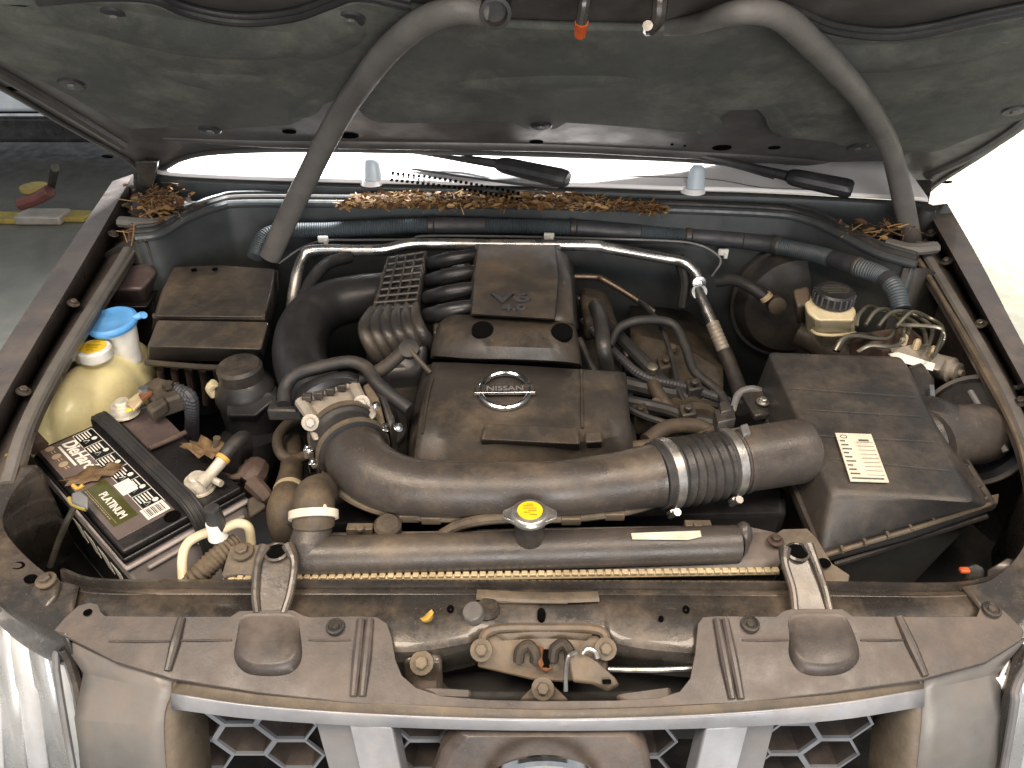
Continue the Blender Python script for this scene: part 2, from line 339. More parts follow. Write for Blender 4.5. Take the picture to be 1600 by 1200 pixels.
# ================================================================== CAR BODY round the bay
car = thing('car_body', V((0, 0.45, 0)), 'dark brown dusty car body surrounding the open engine bay, fenders, cowl and crossmember', 'car')
MUL = (1.04, 1.06, 1.11, 1.18, 1.18)
def fender(lines, name, inner_z=.72):
    outd = [q+V(((-.03 if q.x < 0 else .03), 0, -.28)) for q in lines[0]]
    o = build(name, MB().grid([outd, lines[0], lines[1], lines[2]], 5), 'body', car, solid=.003, bev=0, ang=38)
    r = build('inner_rail', MB().grid([lines[2], lines[3], lines[4], [q+V((0, 0, -.015)) for q in lines[4]], [V((q.x*k, q.y, q.z-.035)) for q, k in zip(lines[4], MUL)], [V((q.x*k*1.01, q.y, inner_z)) for q, k in zip(lines[4], MUL)]], 5), 'body', car, solid=.003, ang=38)
    return o, r
L = [P((176, 283, 1.115), (100, 396, 1.10), (0, 548, 1.08), (-120, 740, 1.05), (-230, 930, 1.01)),
     P((208, 272, 1.115), (148, 378, 1.10), (26, 585, 1.08), (-60, 745, 1.05), (-130, 910, 1.01)),
     P((214, 318, 1.06), (165, 402, 1.05), (52, 590, 1.035), (-10, 715, 1.02), (-70, 860, .99)),
     P((216, 342, 1.075), (178, 414, 1.065), (82, 575, 1.05), (22, 690, 1.035), (-10, 790, 1.01)),
     P((238, 344, 1.075), (204, 402, 1.065), (112, 548, 1.05), (58, 650, 1.035), (30, 738, 1.015))]
fl, rl = fender(L, 'fender')
R_ = [P((1480, 318, 1.115), (1530, 405, 1.10), (1612, 560, 1.08), (1740, 760, 1.05), (1830, 930, 1.01)),
      P((1446, 322, 1.115), (1504, 425, 1.10), (1600, 600, 1.08), (1690, 770, 1.05), (1745, 910, 1.01)),
      P((1446, 352, 1.06), (1497, 440, 1.05), (1588, 605, 1.035), (1650, 740, 1.02), (1695, 860, .99)),
      P((1446, 372, 1.075), (1492, 452, 1.065), (1572, 590, 1.05), (1620, 700, 1.035), (1655, 800, 1.01)),
      P((1426, 396, 1.075), (1472, 468, 1.065), (1542, 590, 1.05), (1590, 690, 1.035), (1612, 790, 1.015))]
fr, rr_ = fender(R_, 'fender')
# loose rubber edge strips and studs on the rails
for LN, sg in ((L, 1), (R_, -1)):
    a = [q.lerp(s, .55)+V((0, 0, .006)) for q, s in zip(LN[3], LN[4])]
    part('edge_strip', 'greytube', car, lambda b: b.tube(a, .006, 8, 6, flat=1.6))
    a2 = [q+V((0, 0, .001+.003*random.random())) for q in LN[4]]
    part('edge_strip', 'tanplate' if sg < 0 else 'greytube', car, lambda b: b.tube(a2, [.006, .004, .007, .004, .004], 8, 6))
    for t in (0.35, 0.8, 1.5, 2.2):
        k = int(t); q = LN[1][k].lerp(LN[1][k+1], t-k)*.55+LN[2][k].lerp(LN[2][k+1], t-k)*.45
        bolt(car, q+V((sg*.012, 0, .002)), (sg*.5, 0, 1), .006, 'support')
# apron plates below the rails, added floor blocker and firewall
for s, x0 in ((-1, -.86), (1, .86)):
    part('apron', 'dark', car, lambda b: b.grid([[V((x0, .05, .76)), V((x0, .95, .76))], [V((x0-s*.05, .05, .70)), V((x0-s*.05, .95, .70))], [V((x0-s*.22, -.02, .62)), V((x0-s*.22, .95, .62))]], 1), solid=.004)
part('floor_blocker', 'dark', car, lambda b: b.box((0, .42, .56), (1.7, 1.12, .02)))  # dark sheet added to keep the bright floor out of the bay gaps
part('firewall', 'bodygrey', car, lambda b: b.box((0.02, .935, .84), (1.72, .03, .50)), bev=.004)
# cowl: sealing lip, leaf trough, cover painted pale for glare, and windscreen
LIP = [(212, 372), (250, 366), (292, 342), (340, 324), (385, 318), (560, 319), (800, 321), (1000, 326), (1200, 334), (1262, 344), (1312, 366), (1372, 396), (1432, 414)]
lip = [p(u, v, 1.10) for u, v in LIP]
part('cowl_lip', 'bodygrey', car, lambda b: b.tube(lip, .0085, 10, 5))
part('cowl_seal', 'rubber', car, lambda b: b.tube([p(u, v-9, 1.106) for u, v in LIP], .0075, 10, 5))
part('cowl_lip', 'bodygrey', car, lambda b: b.tube([p(u, v-17, 1.104) for u, v in LIP], .005, 8, 5))
part('cowl_flange', 'bodygrey', car, lambda b: b.grid([[V((q.x, q.y+.004, .62)) for q in lip], [V((q.x, q.y-.002, 1.00)) for q in lip], [q+V((0, 0, -.002)) for q in lip], [q+V((0, .03, .0)) for q in lip], [V((q.x, q.y+.035, 1.06)) for q in lip], [V((q.x, max(q.y+.12, .99), 1.065)) for q in lip]], 4), solid=.002)
CB = [(225, 268), (270, 277), (420, 284), (700, 291), (900, 294), (1050, 299), (1200, 303), (1400, 314), (1450, 318)]
cb = [p(u, v, 1.125) for u, v in CB]
part('cowl_wall', 'bodygrey', car, lambda b: b.grid([[q+V((0, -.012, -.07)) for q in cb], [q+V((0, -.006, -.006)) for q in cb], [q+V((0, .004, 0)) for q in cb]], 4), solid=.002)
cov = part('cowl_cover', 'cowlglare', car, lambda b: b.grid([[q+V((0, .000, .004)) for q in cb], [q+V((0, .006, .010)) for q in cb], [q+V((0, .10, .028)) for q in cb], [q+V((0, .19, .050)) for q in cb]], 4), solid=.003)
ws = part('windshield', 'windshield', car, lambda b: b.grid([[q+V((0, .185, .055)) for q in cb], [q+V((0, .55, .32)) for q in cb], [q+V((0, .9, .55)) for q in cb]], 4), solid=.005)
part('windshield_seal', 'rubber', ws, lambda b: b.tube([q+V((0, .186, .058)) for q in cb], .007, 8, 4))
for e, sx in ((lip[0], -1), (lip[-1], 1)):
    part('corner_gap_filler', 'dark', car, lambda b: b.grid([[e+V((-sx*.02, .006, -.008)), e+V((sx*.03, .012, -.012)), e+V((sx*.10, .02, -.05))], [V((e.x-sx*.02, e.y+.006, .6)), V((e.x+sx*.045, e.y+.012, .6)), V((e.x+sx*.10, e.y+.02, .6))]], 1), solid=.003)  # dark plates added to block the bright floor showing through corner gaps
def vent(b):
    for i in range(25):
        t = i/24; a = p(614+t*196, 270+t*32-3*math.sin(t*3.1), 1.142); c = p(612+t*196, 281+t*30-3*math.sin(t*3.1), 1.138)
        for q in (a, c): b.box(q+V((0, .0, .0)), (.0058, .010, .003))
part('vent_slot_shade', 'holeshade', cov, vent)  # raised black boxes painted as the shade in the slots
part('vent_hood', 'tape', cov, lambda b: b.slab([p(640, 262, 1.150), p(700, 260, 1.152), p(860, 278, 1.150), p(872, 292, 1.146), p(800, 285, 1.146)], (0, 0, -.006)), bev=.002)
part('cover_seam', 'greyink', cov, lambda b: b.tube([p(920, 274, 1.150), p(1100, 279, 1.152), p(1190, 293, 1.146), p(1270, 296, 1.146)], .0012, 6, 4))
# corner gussets where the hinges sit
for u, v, s in ((222, 300, -1), (1446, 352, 1)):
    c = p(u, v, 1.09)
    part('hinge_pocket', 'dark', car, lambda b: b.box(c+V((0, .03, -.03)), (.05, .09, .10)), bev=.008)
    part('hinge_cup', 'rubber', car, lambda b: b.lathe(c+V((-s*.012, .0, .0)), (0, -.3, 1), [(0, 0), (.018, 0), (.02, .03), (.014, .045), (0, .045)], 16))
for a, q in (((188, 346), (290, 340)), ((1385, 380), (1462, 386))):
    part('end_gutter', 'greytube', car, lambda b: b.tube([p(a[0], a[1], 1.10), p((a[0]+q[0])/2, (a[1]+q[1])/2+6, 1.10), p(q[0], q[1], 1.10)], .011, 8, 5, flat=1.3))
# front crossmember
U = [95, 150, 300, 600, 850, 1100, 1300, 1500, 1585]
rear = [p(u, v, .985) for u, v in zip(U, (893, 909, 911, 911, 912, 913, 914, 915, 893))]
grv = [p(u, v, .976) for u, v in zip(U, (905, 919, 920, 920, 921, 922, 923, 924, 905))]
top1 = [p(u, v, .982) for u, v in zip(U, (912, 927, 928, 928, 929, 930, 931, 931, 912))]
part('radiator_support', 'support', car, lambda b: b.grid([[q+V((0, .012, -.09)) for q in rear], [q+V((0, .006, 0)) for q in rear], [q+V((0, 0, .003)) for q in rear], grv, top1], 6), solid=.003, ang=45)
FU = [(95, 985), (250, 990), (450, 1000), (610, 1003), (660, 1001), (706, 994), (742, 986), (766, 976), (850, 974), (932, 976), (955, 987), (1000, 997), (1060, 1003), (1110, 1004), (1300, 992), (1450, 985), (1590, 975)]
fr1 = [p(u, v, .974) for u, v in FU]
tp = [p(u, 929, .982) for u, _ in FU]; tp[0] = p(100, 915, .982); tp[-1] = p(1580, 915, .982)
flg = part('latch_panel', 'support', car, lambda b: b.grid([tp, [q.lerp(w_, .5) for q, w_ in zip(tp, fr1)], fr1, [q+V((0, -.008, -.008)) for q in fr1], [q+V((0, -.010, -.050)) for q in fr1]], 3), solid=.003, ang=40)
def ovalhole(u, v, z, ru, rv, parent, name='hole', m='holeshade'):
    c = p(u, v, z); return part(name, m, parent, lambda b: b.lathe(c, (0, 0, 1), [(0, -.004), (ru, -.004), (ru, .0012), (ru*.9, .0012), (0, -.003)], 18, sq=(1, rv/ru), xdir=(1, 0, 0)))
for u, v, a, c in ((704, 951, .004, .005), (846, 960, .005, .009), (1072, 952, .004, .005), (1033, 966, .003, .003)): ovalhole(u, v, .981, a, c, flg)
part('rubber_plug', 'greytube', flg, lambda b: b.lathe(p(742, 961, .980), (-.25, -.2, 1), [(0, 0), (.013, 0), (.0125, .010), (.011, .012), (0, .012)], 20))
part('plug_boss', 'support', flg, lambda b: b.lathe(p(762, 953, .978), (0, 0, 1), [(0, 0), (.015, 0), (.012, .008), (0, .009)], 20))
part('bent_edge', 'latch', flg, lambda b: b.tube([p(745, 929, .984), p(850, 934, .985), p(935, 932, .984)], .004, 8, 4, flat=2))
part('bent_edge', 'latch', flg, lambda b: b.slab([p(775, 925, .985), p(880, 936, .984), p(888, 942, .984), p(760, 940, .983)], (0, 0, -.003)), bev=.001)
# corner braces from the crossmember up to the fenders
for ins, outs, hol in (([(62, 728), (30, 762), (10, 798), (10, 828), (40, 866), (85, 902), (125, 914)], [(-70, 730), (-60, 790), (-55, 850), (-40, 895), (0, 940), (55, 975), (105, 992)], ((28, 884), (48, 904))),
                       ([(1612, 735), (1616, 790), (1608, 830), (1592, 862), (1570, 888), (1540, 908), (1500, 916)], [(1690, 730), (1680, 790), (1670, 850), (1655, 895), (1630, 935), (1600, 965), (1560, 985)], ((1625, 900),))):
    zz = (1.02, 1.015, 1.01, 1.0, .99, .985, .983)
    A = [p(u, v, z) for (u, v), z in zip(ins, zz)]; B = [p(u, v, z+.002) for (u, v), z in zip(outs, zz)]
    br = part('corner_brace', 'support', car, lambda b: b.grid([[q+V((0, 0, -.16)) for q in A], [q+V((0, 0, -.006)) for q in A], [q.lerp(s, .04)+V((0, 0, .002)) for q, s in zip(A, B)], B, [q+V((0, -.01, -.05)) for q in B]], 5), solid=.003, ang=40)
    for h in hol: ovalhole(h[0], h[1], .992, .008, .006, br)
for q in ((-260, 90), (1610, 1880)):
    part('front_skin', 'body', car, lambda b: b.grid([[a+V((0, .035, -.03)) for a in P((q[0], 880, .965), ((q[0]+q[1])/2, 900, .965), (q[1], 930, .95))], [a+V((0, .09, -.02)) for a in P((q[0], 960, .935), ((q[0]+q[1])/2, 985, .93), (q[1], 1010, .925))], [a+V((0, .12, 0)) for a in P((q[0], 1280, .70), ((q[0]+q[1])/2, 1290, .70), (q[1], 1300, .70))]], 3), solid=.003)
pad = part('brace_pad', 'support', car, lambda b: b.slab([p(42, 925, .992), p(60, 897, .998), p(82, 893, .998), (p(94, 905, .995)), p(88, 930, .992), p(70, 955, .985)], (0, 0, -.02)), bev=.004)
bolt(pad, p(72, 907, .999), (0, -.1, 1), .007, 'tanplate')
part('stud', 'safety', car, lambda b: b.ell(p(14, 713, 1.025), (.006, .006, .005), 10, 6))
part('strut_rod', 'redbrown', car, lambda b: b.tube([p(62, 700, .98), p(30, 665, 1.0)], .014, 10, 2))
for a in ((60, 830, .90), (52, 860, .86)):
    part('bracket', 'redbrown', car, lambda b: b.tube([p(*a), p(a[0]+12, a[1]+70, a[2]-.06)], .016, 8, 2, flat=.5))

# ================================================================== HOOD, raised, seen from below
AL = math.radians(38); HQ = V((0, 1.0, 1.16)); HN = V((0, -math.sin(AL), -math.cos(AL)))
def h(u, v, off=0.0): return ppl(u, v, HQ+HN*off, HN)
def hs(x, s, off=0.0): return V((x, 1.0-s*math.cos(AL), 1.16+s*math.sin(AL)))+HN*off
hood = thing('hood', HQ, 'raised hood underside with dusty grey insulation mat and dark metal edge', 'hood')
OUT = [(-140, 62), (0, 136), (110, 200), (196, 248), (225, 268), (258, 262), (285, 248), (340, 238), (480, 234), (700, 238), (900, 244), (1060, 250), (1180, 260), (1290, 282), (1380, 303), (1436, 306), (1470, 283), (1540, 238), (1600, 196), (1760, 90)]
outl = [h(u, v) for u, v in OUT]
outl = [hs(-.76, .98), hs(-.785, .75)] + outl + [hs(.80, .75), hs(.77, .98), hs(.4, 1.04), hs(-.4, 1.04)]
build('hood_skin', MB().slab([q-HN*.030 for q in outl], HN*-.002), 'body', hood, bev=.001)
build('inner_frame', MB().slab([q+HN*.0 for q in outl], HN*-.028), 'hoodmetal', hood, bev=.006, seg=3)
# hem round the edge and stepped rear channel
part('edge_hem', 'hoodmetal', hood, lambda b: b.tube([h(u, v, .004) for u, v in OUT], .0055, 8, 4))
INS = [(-160, -10), (-60, 62), (0, 96), (110, 152), (180, 192), (203, 203), (255, 201), (320, 199), (352, 204), (400, 200), (455, 197), (472, 190), (490, 170), (520, 160), (552, 164), (568, 182), (590, 194), (700, 194), (800, 192), (818, 202), (870, 203), (886, 193), (980, 200), (1060, 207), (1104, 205), (1122, 190), (1140, 174), (1182, 173), (1198, 190), (1214, 214), (1295, 222), (1316, 231), (1380, 232), (1450, 239), (1476, 234), (1530, 212), (1600, 187), (1720, 120), (1820, 40),
       (1700, 8), (1600, 26), (1530, 40), (1450, 57), (1380, 64), (1300, 54), (1240, 30), (1200, 12), (1100, 46), (1000, 46), (880, 44), (780, 40), (700, 24), (560, 2), (520, 12), (470, 30), (400, 39), (340, 36), (280, 22), (235, 4), (120, 2), (60, 6), (0, 4), (-80, -30)]
insp = [h(u, v, .014) for u, v in INS]
ins = build('insulation_mat', MB().slab(insp, HN*-.013), 'insul', hood, bev=.005, seg=2)
for (u, v) in ((178, 24), (112, 131), (845, 197), (328, 203), (1340, 230), (1568, 62), (1585, 172), (548, 30)):
    c = h(u, v, .0145)
    k = part('clip', 'wiper', ins, lambda b: b.lathe(c, HN, [(0, .002), (.010, .004), (.019, .003), (.022, 0), (.022, -.002)], 18))
    part('clip_pin', 'greytube', k, lambda b: b.lathe(c+HN*.003, HN, [(0, 0), (.008, 0), (.006, .004), (0, .004)], 10))
# soft folds pressed into the mat
def fold(pts, r=.010): part('mat_fold', 'insul', ins, lambda b: b.tube([h(u, v, .0135) for u, v in pts], [.002]+[r]*(len(pts)-2)+[.002], 10, 6, flat=2.8, flatdir=HN.cross(V((0, 0, 1)))))
def ridge(pts, r):
    q = [h(u, v, .010) for u, v in pts]
    b = MB(); m = crom(q, 6); n = len(m)
    R = []
    for i in range(n):
        t = (m[min(i+1, n-1)]-m[max(i-1, 0)]).normalized(); sd = HN.cross(t); k = math.sin(math.pi*i/(n-1))**.5
        R.append([m[i]+sd*r*k*a+HN*(.004+r*.22*k*(1-a*a)) for a in (-1, -.6, -.25, 0, .25, .6, 1)])
    b.rings(R, False, False); build('mat_fold', b, 'insul', ins, ang=60)
ridge([(20, 20), (130, 26), (240, 48), (330, 62), (430, 66), (520, 60)], .055)
ridge([(470, 90), (500, 60), (530, 36), (560, 22)], .05)
ridge([(1230, 70), (1330, 88), (1430, 84), (1540, 66), (1640, 40)], .05)
ridge([(250, 110), (330, 125), (420, 120)], .03)
ridge([(1095, 170), (1112, 192), (1092, 206)], .02)
ridge([(1205, 160), (1220, 196), (1250, 212)], .02)
ridge([(456, 182), (480, 170), (500, 150)], .018)
ridge([(700, 130), (850, 128), (1000, 122)], .03)
# black discs painted as the shade of hollows and holes in the rear channel
for u, v, a, c in ((14, 139, .022, .006), (452, 206, .014, .008), (545, 212, .020, .012), (838, 222, .014, .007), (1128, 231, .020, .012), (1210, 231, .013, .007), (168, 245, .012, .006), (1480, 285, .012, .006), (660, 225, .004, .003), (1050, 226, .003, .003), (1070, 228, .003, .003)):
    cc = h(u, v, .001); part('hole', 'holeshade', hood, lambda b: b.lathe(cc, HN, [(0, .0006), (a, .0006), (a, -.002)], 18, sq=(1, c/a*1.2), xdir=(1, 0, 0)))
part('rear_channel', 'hoodmetal', hood, lambda b: b.tube([h(u, v, .0) for u, v in ((255, 216), (420, 222), (600, 224), (860, 228), (1060, 238), (1250, 250), (1420, 272))], [.004, .012, .013, .013, .013, .012, .004], 12, 5, flat=.6))
part('frame_bead', 'hoodmetal', hood, lambda b: b.tube([h(u, v, .0) for u, v in ((-60, 78), (20, 122), (110, 175), (190, 224))], .014, 10, 5))
part('frame_bead', 'hoodmetal', hood, lambda b: b.tube([h(u, v, .0) for u, v in ((1660, 132), (1590, 196), (1520, 240), (1450, 272))], .014, 10, 5))
# seal beads along the scalloped front edge of the mat
for pts in ([(60, 2), (150, -6), (235, -3), (285, 17), (345, 31), (400, 34), (465, 25), (520, 5), (560, -6), (640, 10)], [(1180, 0), (1240, 22), (1300, 47), (1380, 57), (1450, 50), (1530, 32), (1600, 18), (1700, 0)]):
    part('seal_bead', 'rubber', hood, lambda b: b.tube([h(u, v, .010) for u, v in pts], .007, 10, 5))
    part('seal_bead', 'rubber', hood, lambda b: b.tube([h(u, v-9, .008) for u, v in pts], .005, 10, 5))
part('front_beam', 'hoodmetal', hood, lambda b: b.tube([hs(-.55, .76, .005), hs(-.2, .74, .005), hs(.2, .74, .005), hs(.55, .76, .005)], .03, 10, 5, flat=.7))
part('hood_bumper', 'rubber', hood, lambda b: b.lathe(h(770, -6, .0), h(776, 33, .075)-h(770, -6, 0), [(0, 0), (.026, 0), (.022, .05), (.021, .075), (.016, .076), (.015, .06), (0, .06)], 20))
st = part('striker', 'support', hood, lambda b: b.tube([h(916, -30, .0), h(914, 0, .03), h(908, 36, .05)], .0085, 10, 4))
part('striker_tip', 'orange', st, lambda b: b.tube([h(909, 34, .05), h(906, 54, .055)], [.0095, .0085], 10, 3))
part('safety_hook', 'support', hood, lambda b: b.tube([h(1036, -30, 0), h(1032, 0, .03), h(1028, 30, .05), h(1014, 46, .055), h(1012, 40, .06)], [.013, .011, .010, .009, .007], 10, 4))
for u, v, x in ((228, 268, -1), (1440, 300, 1)):
    hg = part('hinge', 'support', hood, lambda b: b.slab([h(u-18, v-16, .02), h(u+18, v-16, .02), p(u+10, v+26, 1.115), p(u-10, v+24, 1.115)], (0, .015, .0)), bev=.003)
    bolt(hg, h(u, v-8, .024), HN, .008, 'support')
# loose rubber tubes hanging from the hood
def tp_(u, v, d): return pd(u, v, d) if v > 200 else h(u, v, .045)
lt = [tp_(u, v, d) for u, v, d in ((422, 402, 1.61), (445, 350, 1.56), (480, 278, 1.48), (530, 182, 1.375), (588, 100, 1.25), (628, 58, 1.18), (668, 30, 1.14), (715, 16, 1.11), (760, 22, 1.10))]
tag(build('rubber_tube', MB().tube(lt, [.0215, .0215, .021, .0205, .020, .0195, .019, .018, .017], 16, 6, flat=.75, flatdir=(0, 1, .2)), 'greytube'), 'dusty grey rubber strip hanging from the hood down to the left firewall', 'rubber strip')
rt = [tp_(u, v, d) for u, v, d in ((1426, 384, 1.60), (1412, 318, 1.53), (1396, 248, 1.45), (1378, 205, 1.38), (1345, 152, 1.31), (1300, 100, 1.23), (1262, 62, 1.18), (1228, 32, 1.14), (1190, 18, 1.12), (1140, 22, 1.10))]+[h(1085, 38, .022), h(1040, 44, .006)]
rb = MB().tube(rt, [.0195, .0205, .0185, .0195, .0185, .0195, .0185, .018, .017, .016, .014, .011], 16, 6, flat=.9, flatdir=(0, 1, .2))
tag(build('rubber_tube', rb, 'greytube'), 'bent grey rubber strip hanging from the hood to the right cowl corner', 'rubber strip')
# ================================================================== WIPERS, COWL STOPS
def wiper(name, a, b, c, d, lab):
    A, B, C, D = a, b, c, d
    w_ = thing(name, A, lab, 'wiper', 'windscreen wipers')
    t = (B-A).normalized()
    part('arm_cover', 'wiper', w_, lambda m: m.tube([A, A.lerp(B, .12), A.lerp(B, .85), B], [.014, .019, .017, .012], 12, 4, flat=1.35, flatdir=(0, 1, 0)))
    part('arm', 'wiper', w_, lambda m: m.tube([B, C, D], [.011, .008, .005], 8, 5))
    bl = part('blade', 'rubber', w_, lambda m: m.tube([B+V((-.02, .02, -.010)), C+V((0, .02, -.010)), D+V((-.03, .02, -.008))], .0045, 8, 5))
    part('pivot_nut', 'steel', w_, lambda m: m.lathe(A+V((-.012, 0, .006)), (0, -.3, 1), [(0, 0), (.009, 0), (.009, .007), (.006, .009), (0, .009)], 12))
wiper('wiper', p(888, 280, 1.170), p(778, 256, 1.180), p(700, 244, 1.185), p(600, 226, 1.205), 'black wiper arm lying over the vent grid, left of centre')
wiper('wiper', p(1332, 296, 1.165), p(1230, 275, 1.175), p(1130, 252, 1.180), p(1020, 230, 1.20), 'black wiper arm at the right end of the cowl')
for u, v, lab in ((584, 286, 'pale grey rounded stop on the cowl, left of the vent grid'), (1086, 299, 'pale grey rounded stop on the cowl, between the two wipers')):
    c = p(u, v, 1.125); s = 1.62/FOC
    st_ = thing('cowl_stop', c, lab, 'rubber stop', 'cowl stops')
    part('stop_body', 'nozzle', st_, lambda b: b.tube([c, c+V((0, .002, .02)), c+V((0, .006, .045)), c+V((0, .010, .054))], [.021, .019, .0165, .010], 16, 4, flat=.6, flatdir=(0, 1, 0)))
    part('stop_foot', 'cowlglare', st_, lambda b: b.lathe(c+V((-.004, .006, -.002)), (0, 0, 1), [(0, 0), (.028, 0), (.022, .010), (0, .012)], 18))
# ================================================================== LEAF LITTER
def litter(name, area, n, lab, mm=(.008, .024), zup=.018, needles=.4):
    b = MB()
    for i in range(n):
        c = area(); L_ = random.uniform(*mm); yaw = random.gauss(0, .7) if random.random() < .7 else random.uniform(-3, 3); tilt = random.gauss(0, .35)
        x = V((math.cos(yaw), math.sin(yaw), math.sin(tilt))).normalized(); y = V((-math.sin(yaw), math.cos(yaw), random.gauss(.2, .5))).normalized(); z = x.cross(y)
        if random.random() < needles:
            L_ *= 1.9; q = L_*.025; k = random.gauss(0, .12)*L_
            b.add([c-x*L_/2-y*q, c-x*L_/2+y*q, c+z*k+y*q, c+z*k-y*q, c+x*L_/2+y*q, c+x*L_/2-y*q], [(0, 1, 2, 3), (3, 2, 4, 5)])
        else:
            wd = L_*random.uniform(.2, .34); k = L_*random.uniform(.05, .2)
            b.add([c-x*L_/2, c-x*L_*.15+y*wd+z*k, c-x*L_*.1, c-x*L_*.15-y*wd+z*k, c+x*L_*.25+y*wd*.8+z*k, c+x*L_*.25-y*wd*.8+z*k, c+x*L_/2+z*k*.5], [(0, 2, 1), (0, 3, 2), (1, 2, 6, 4), (2, 3, 5, 6)])
    o = build(name, b, 'litter', None, wld=False)
    return tag(o, lab, 'dead leaves', kind='stuff')
def a1():
    t = random.random(); u = 535+t*505; k = math.sin(math.pi*min(1, max(0, (t*1.05))))**.5
    hgt = (1 if t < .75 else .7)*k; z = 1.105+.010*random.random()*hgt
    return p(u, 322-32*random.random()*hgt+t*5, z)
litter('leaf_litter', a1, 2200, 'long heap of dead brown leaves and needles in the cowl trough', (.012, .030), needles=.3)
litter('leaf_litter', lambda: p(random.gauss(250, 20), random.gauss(318, 12), 1.10+.03*random.random()), 260, 'clump of dead leaves in the left cowl corner by the hood hinge', (.010, .026))
litter('leaf_litter', lambda: p(random.gauss(1382, 38), random.gauss(358, 9)+0, 1.10+.015*random.random()), 60, 'few pine needles in the right cowl corner beside the hanging strip', (.010, .03), needles=.8)
litter('leaf_litter', lambda: p(random.uniform(190, 240), random.uniform(345, 372), 1.10), 26, 'stray needles on the left rail below the hood hinge', (.012, .03), needles=.9)

# ================================================================== FRONT COVER over the crossmember
def fz(v): return .993-(v-955)*.00023
def f(u, v, dz=0): return p(u, v, fz(v)+dz)
fc = thing('front_cover', V((0.03, -.15, .95)), 'dusty brown plastic cover panel between the crossmember and the grille', 'panel')
OUTL = [(84, 985), (100, 966), (122, 946), (140, 941), (154, 945), (158, 956), (164, 962), (285, 963), (360, 963), (374, 954), (458, 953), (474, 961), (484, 964), (560, 962), (590, 964), (605, 974), (612, 995), (618, 1030), (628, 1055), (650, 1074), (690, 1087), (760, 1093), (850, 1095), (960, 1094), (1030, 1090), (1062, 1080), (1078, 1060), (1086, 1020), (1090, 975), (1098, 964), (1120, 962), (1212, 963), (1224, 954), (1238, 951), (1316, 951), (1332, 962), (1400, 963), (1526, 963), (1532, 948), (1545, 941), (1558, 945), (1578, 962), (1600, 985),
        (1596, 1000), (1540, 1035), (1440, 1062), (1300, 1082), (1150, 1098), (1000, 1106), (850, 1110), (700, 1108), (550, 1098), (400, 1082), (270, 1061), (180, 1034), (110, 998)]
sheet = build('cover_sheet', MB().slab([f(*q) for q in OUTL], (0, 0, -.004)), 'panel', fc, bev=.0018)
def smooth_pad(pts, hgt, name='raised_pad'):
    c = sum((f(*q) for q in pts), V())/len(pts)
    def hh(q): return hgt*max(.06, min(1, (q[1]-955)/85))
    R = [[f(*q, -.002) for q in pts], [f(*q, .0008) for q in pts], [(f(*q).lerp(c, .05))+V((0, 0, hh(q)*.55)) for q in pts], [(f(*q).lerp(c, .12))+V((0, 0, hh(q)*.92)) for q in pts], [(f(*q).lerp(c, .22))+V((0, 0, hh(q))) for q in pts]]
    b = MB(); b.rings([crom(r, 4, True) for r in R]); return build(name, b, 'panel', sheet, ang=60)
smooth_pad([(380, 962), (420, 958), (460, 962), (470, 1000), (470, 1032), (452, 1052), (415, 1056), (382, 1050), (366, 1028), (370, 995)], .0115)
smooth_pad([(1236, 962), (1278, 958), (1318, 962), (1338, 1000), (1342, 1030), (1322, 1050), (1285, 1056), (1252, 1050), (1234, 1026), (1234, 995)], .0115)
def ribm(a, c, r=.006, name='rib'): part(name, 'panel', sheet, lambda b: b.tube([f(*a, .001), f((a[0]+c[0])/2, (a[1]+c[1])/2, .0015), f(*c, .001)], [r*.8, r, r*.7], 10, 3, flat=1.0))
for a, c in (((284, 966), (262, 1048)), ((564, 968), (552, 1088)), ((578, 968), (566, 1088)), ((1404, 964), (1446, 1056)), ((1120, 968), (1144, 1092)), ((1133, 968), (1158, 1092))): ribm(a, c)
for a, c in (((170, 1002), (265, 1002)), ((280, 1001), (362, 1000)), ((482, 1000), (548, 1000)), ((1160, 1000), (1232, 1000)), ((1345, 1000), (1412, 1000))): ribm(a, c, .0012, 'seam')
for u, v in ((524, 980), (1172, 976), (1549, 953)):
    k = part('push_clip', 'plastic', fc, lambda b: b.lathe(f(u, v, .001), (0, -.1, 1), [(0, 0), (.011, 0), (.0105, .003), (.008, .0035), (.007, .002), (0, .002)], 20))
    part('clip_pin', 'support', k, lambda b: b.lathe(f(u, v, .002), (0, -.1, 1), [(0, 0), (.005, 0), (.004, .004), (0, .0045)], 12))
part('hole', 'holeshade', fc, lambda b: b.lathe(f(137, 957, .0008), (0, 0, 1), [(0, 0), (.005, 0), (.005, .0006), (0, .0006)], 14))
for a in ((655, 1068, 738), (960, 1080, 1050)):
    part('lower_tab', 'panel', fc, lambda b: b.slab([p(a[0], a[1]+4, .955), p(a[2], a[1]+8 if a[0] < 800 else a[1]-8, .955), p(a[2], a[1]+22, .950), p(a[0]+20, a[1]+20, .950)], (0, 0, -.01)), bev=.004)
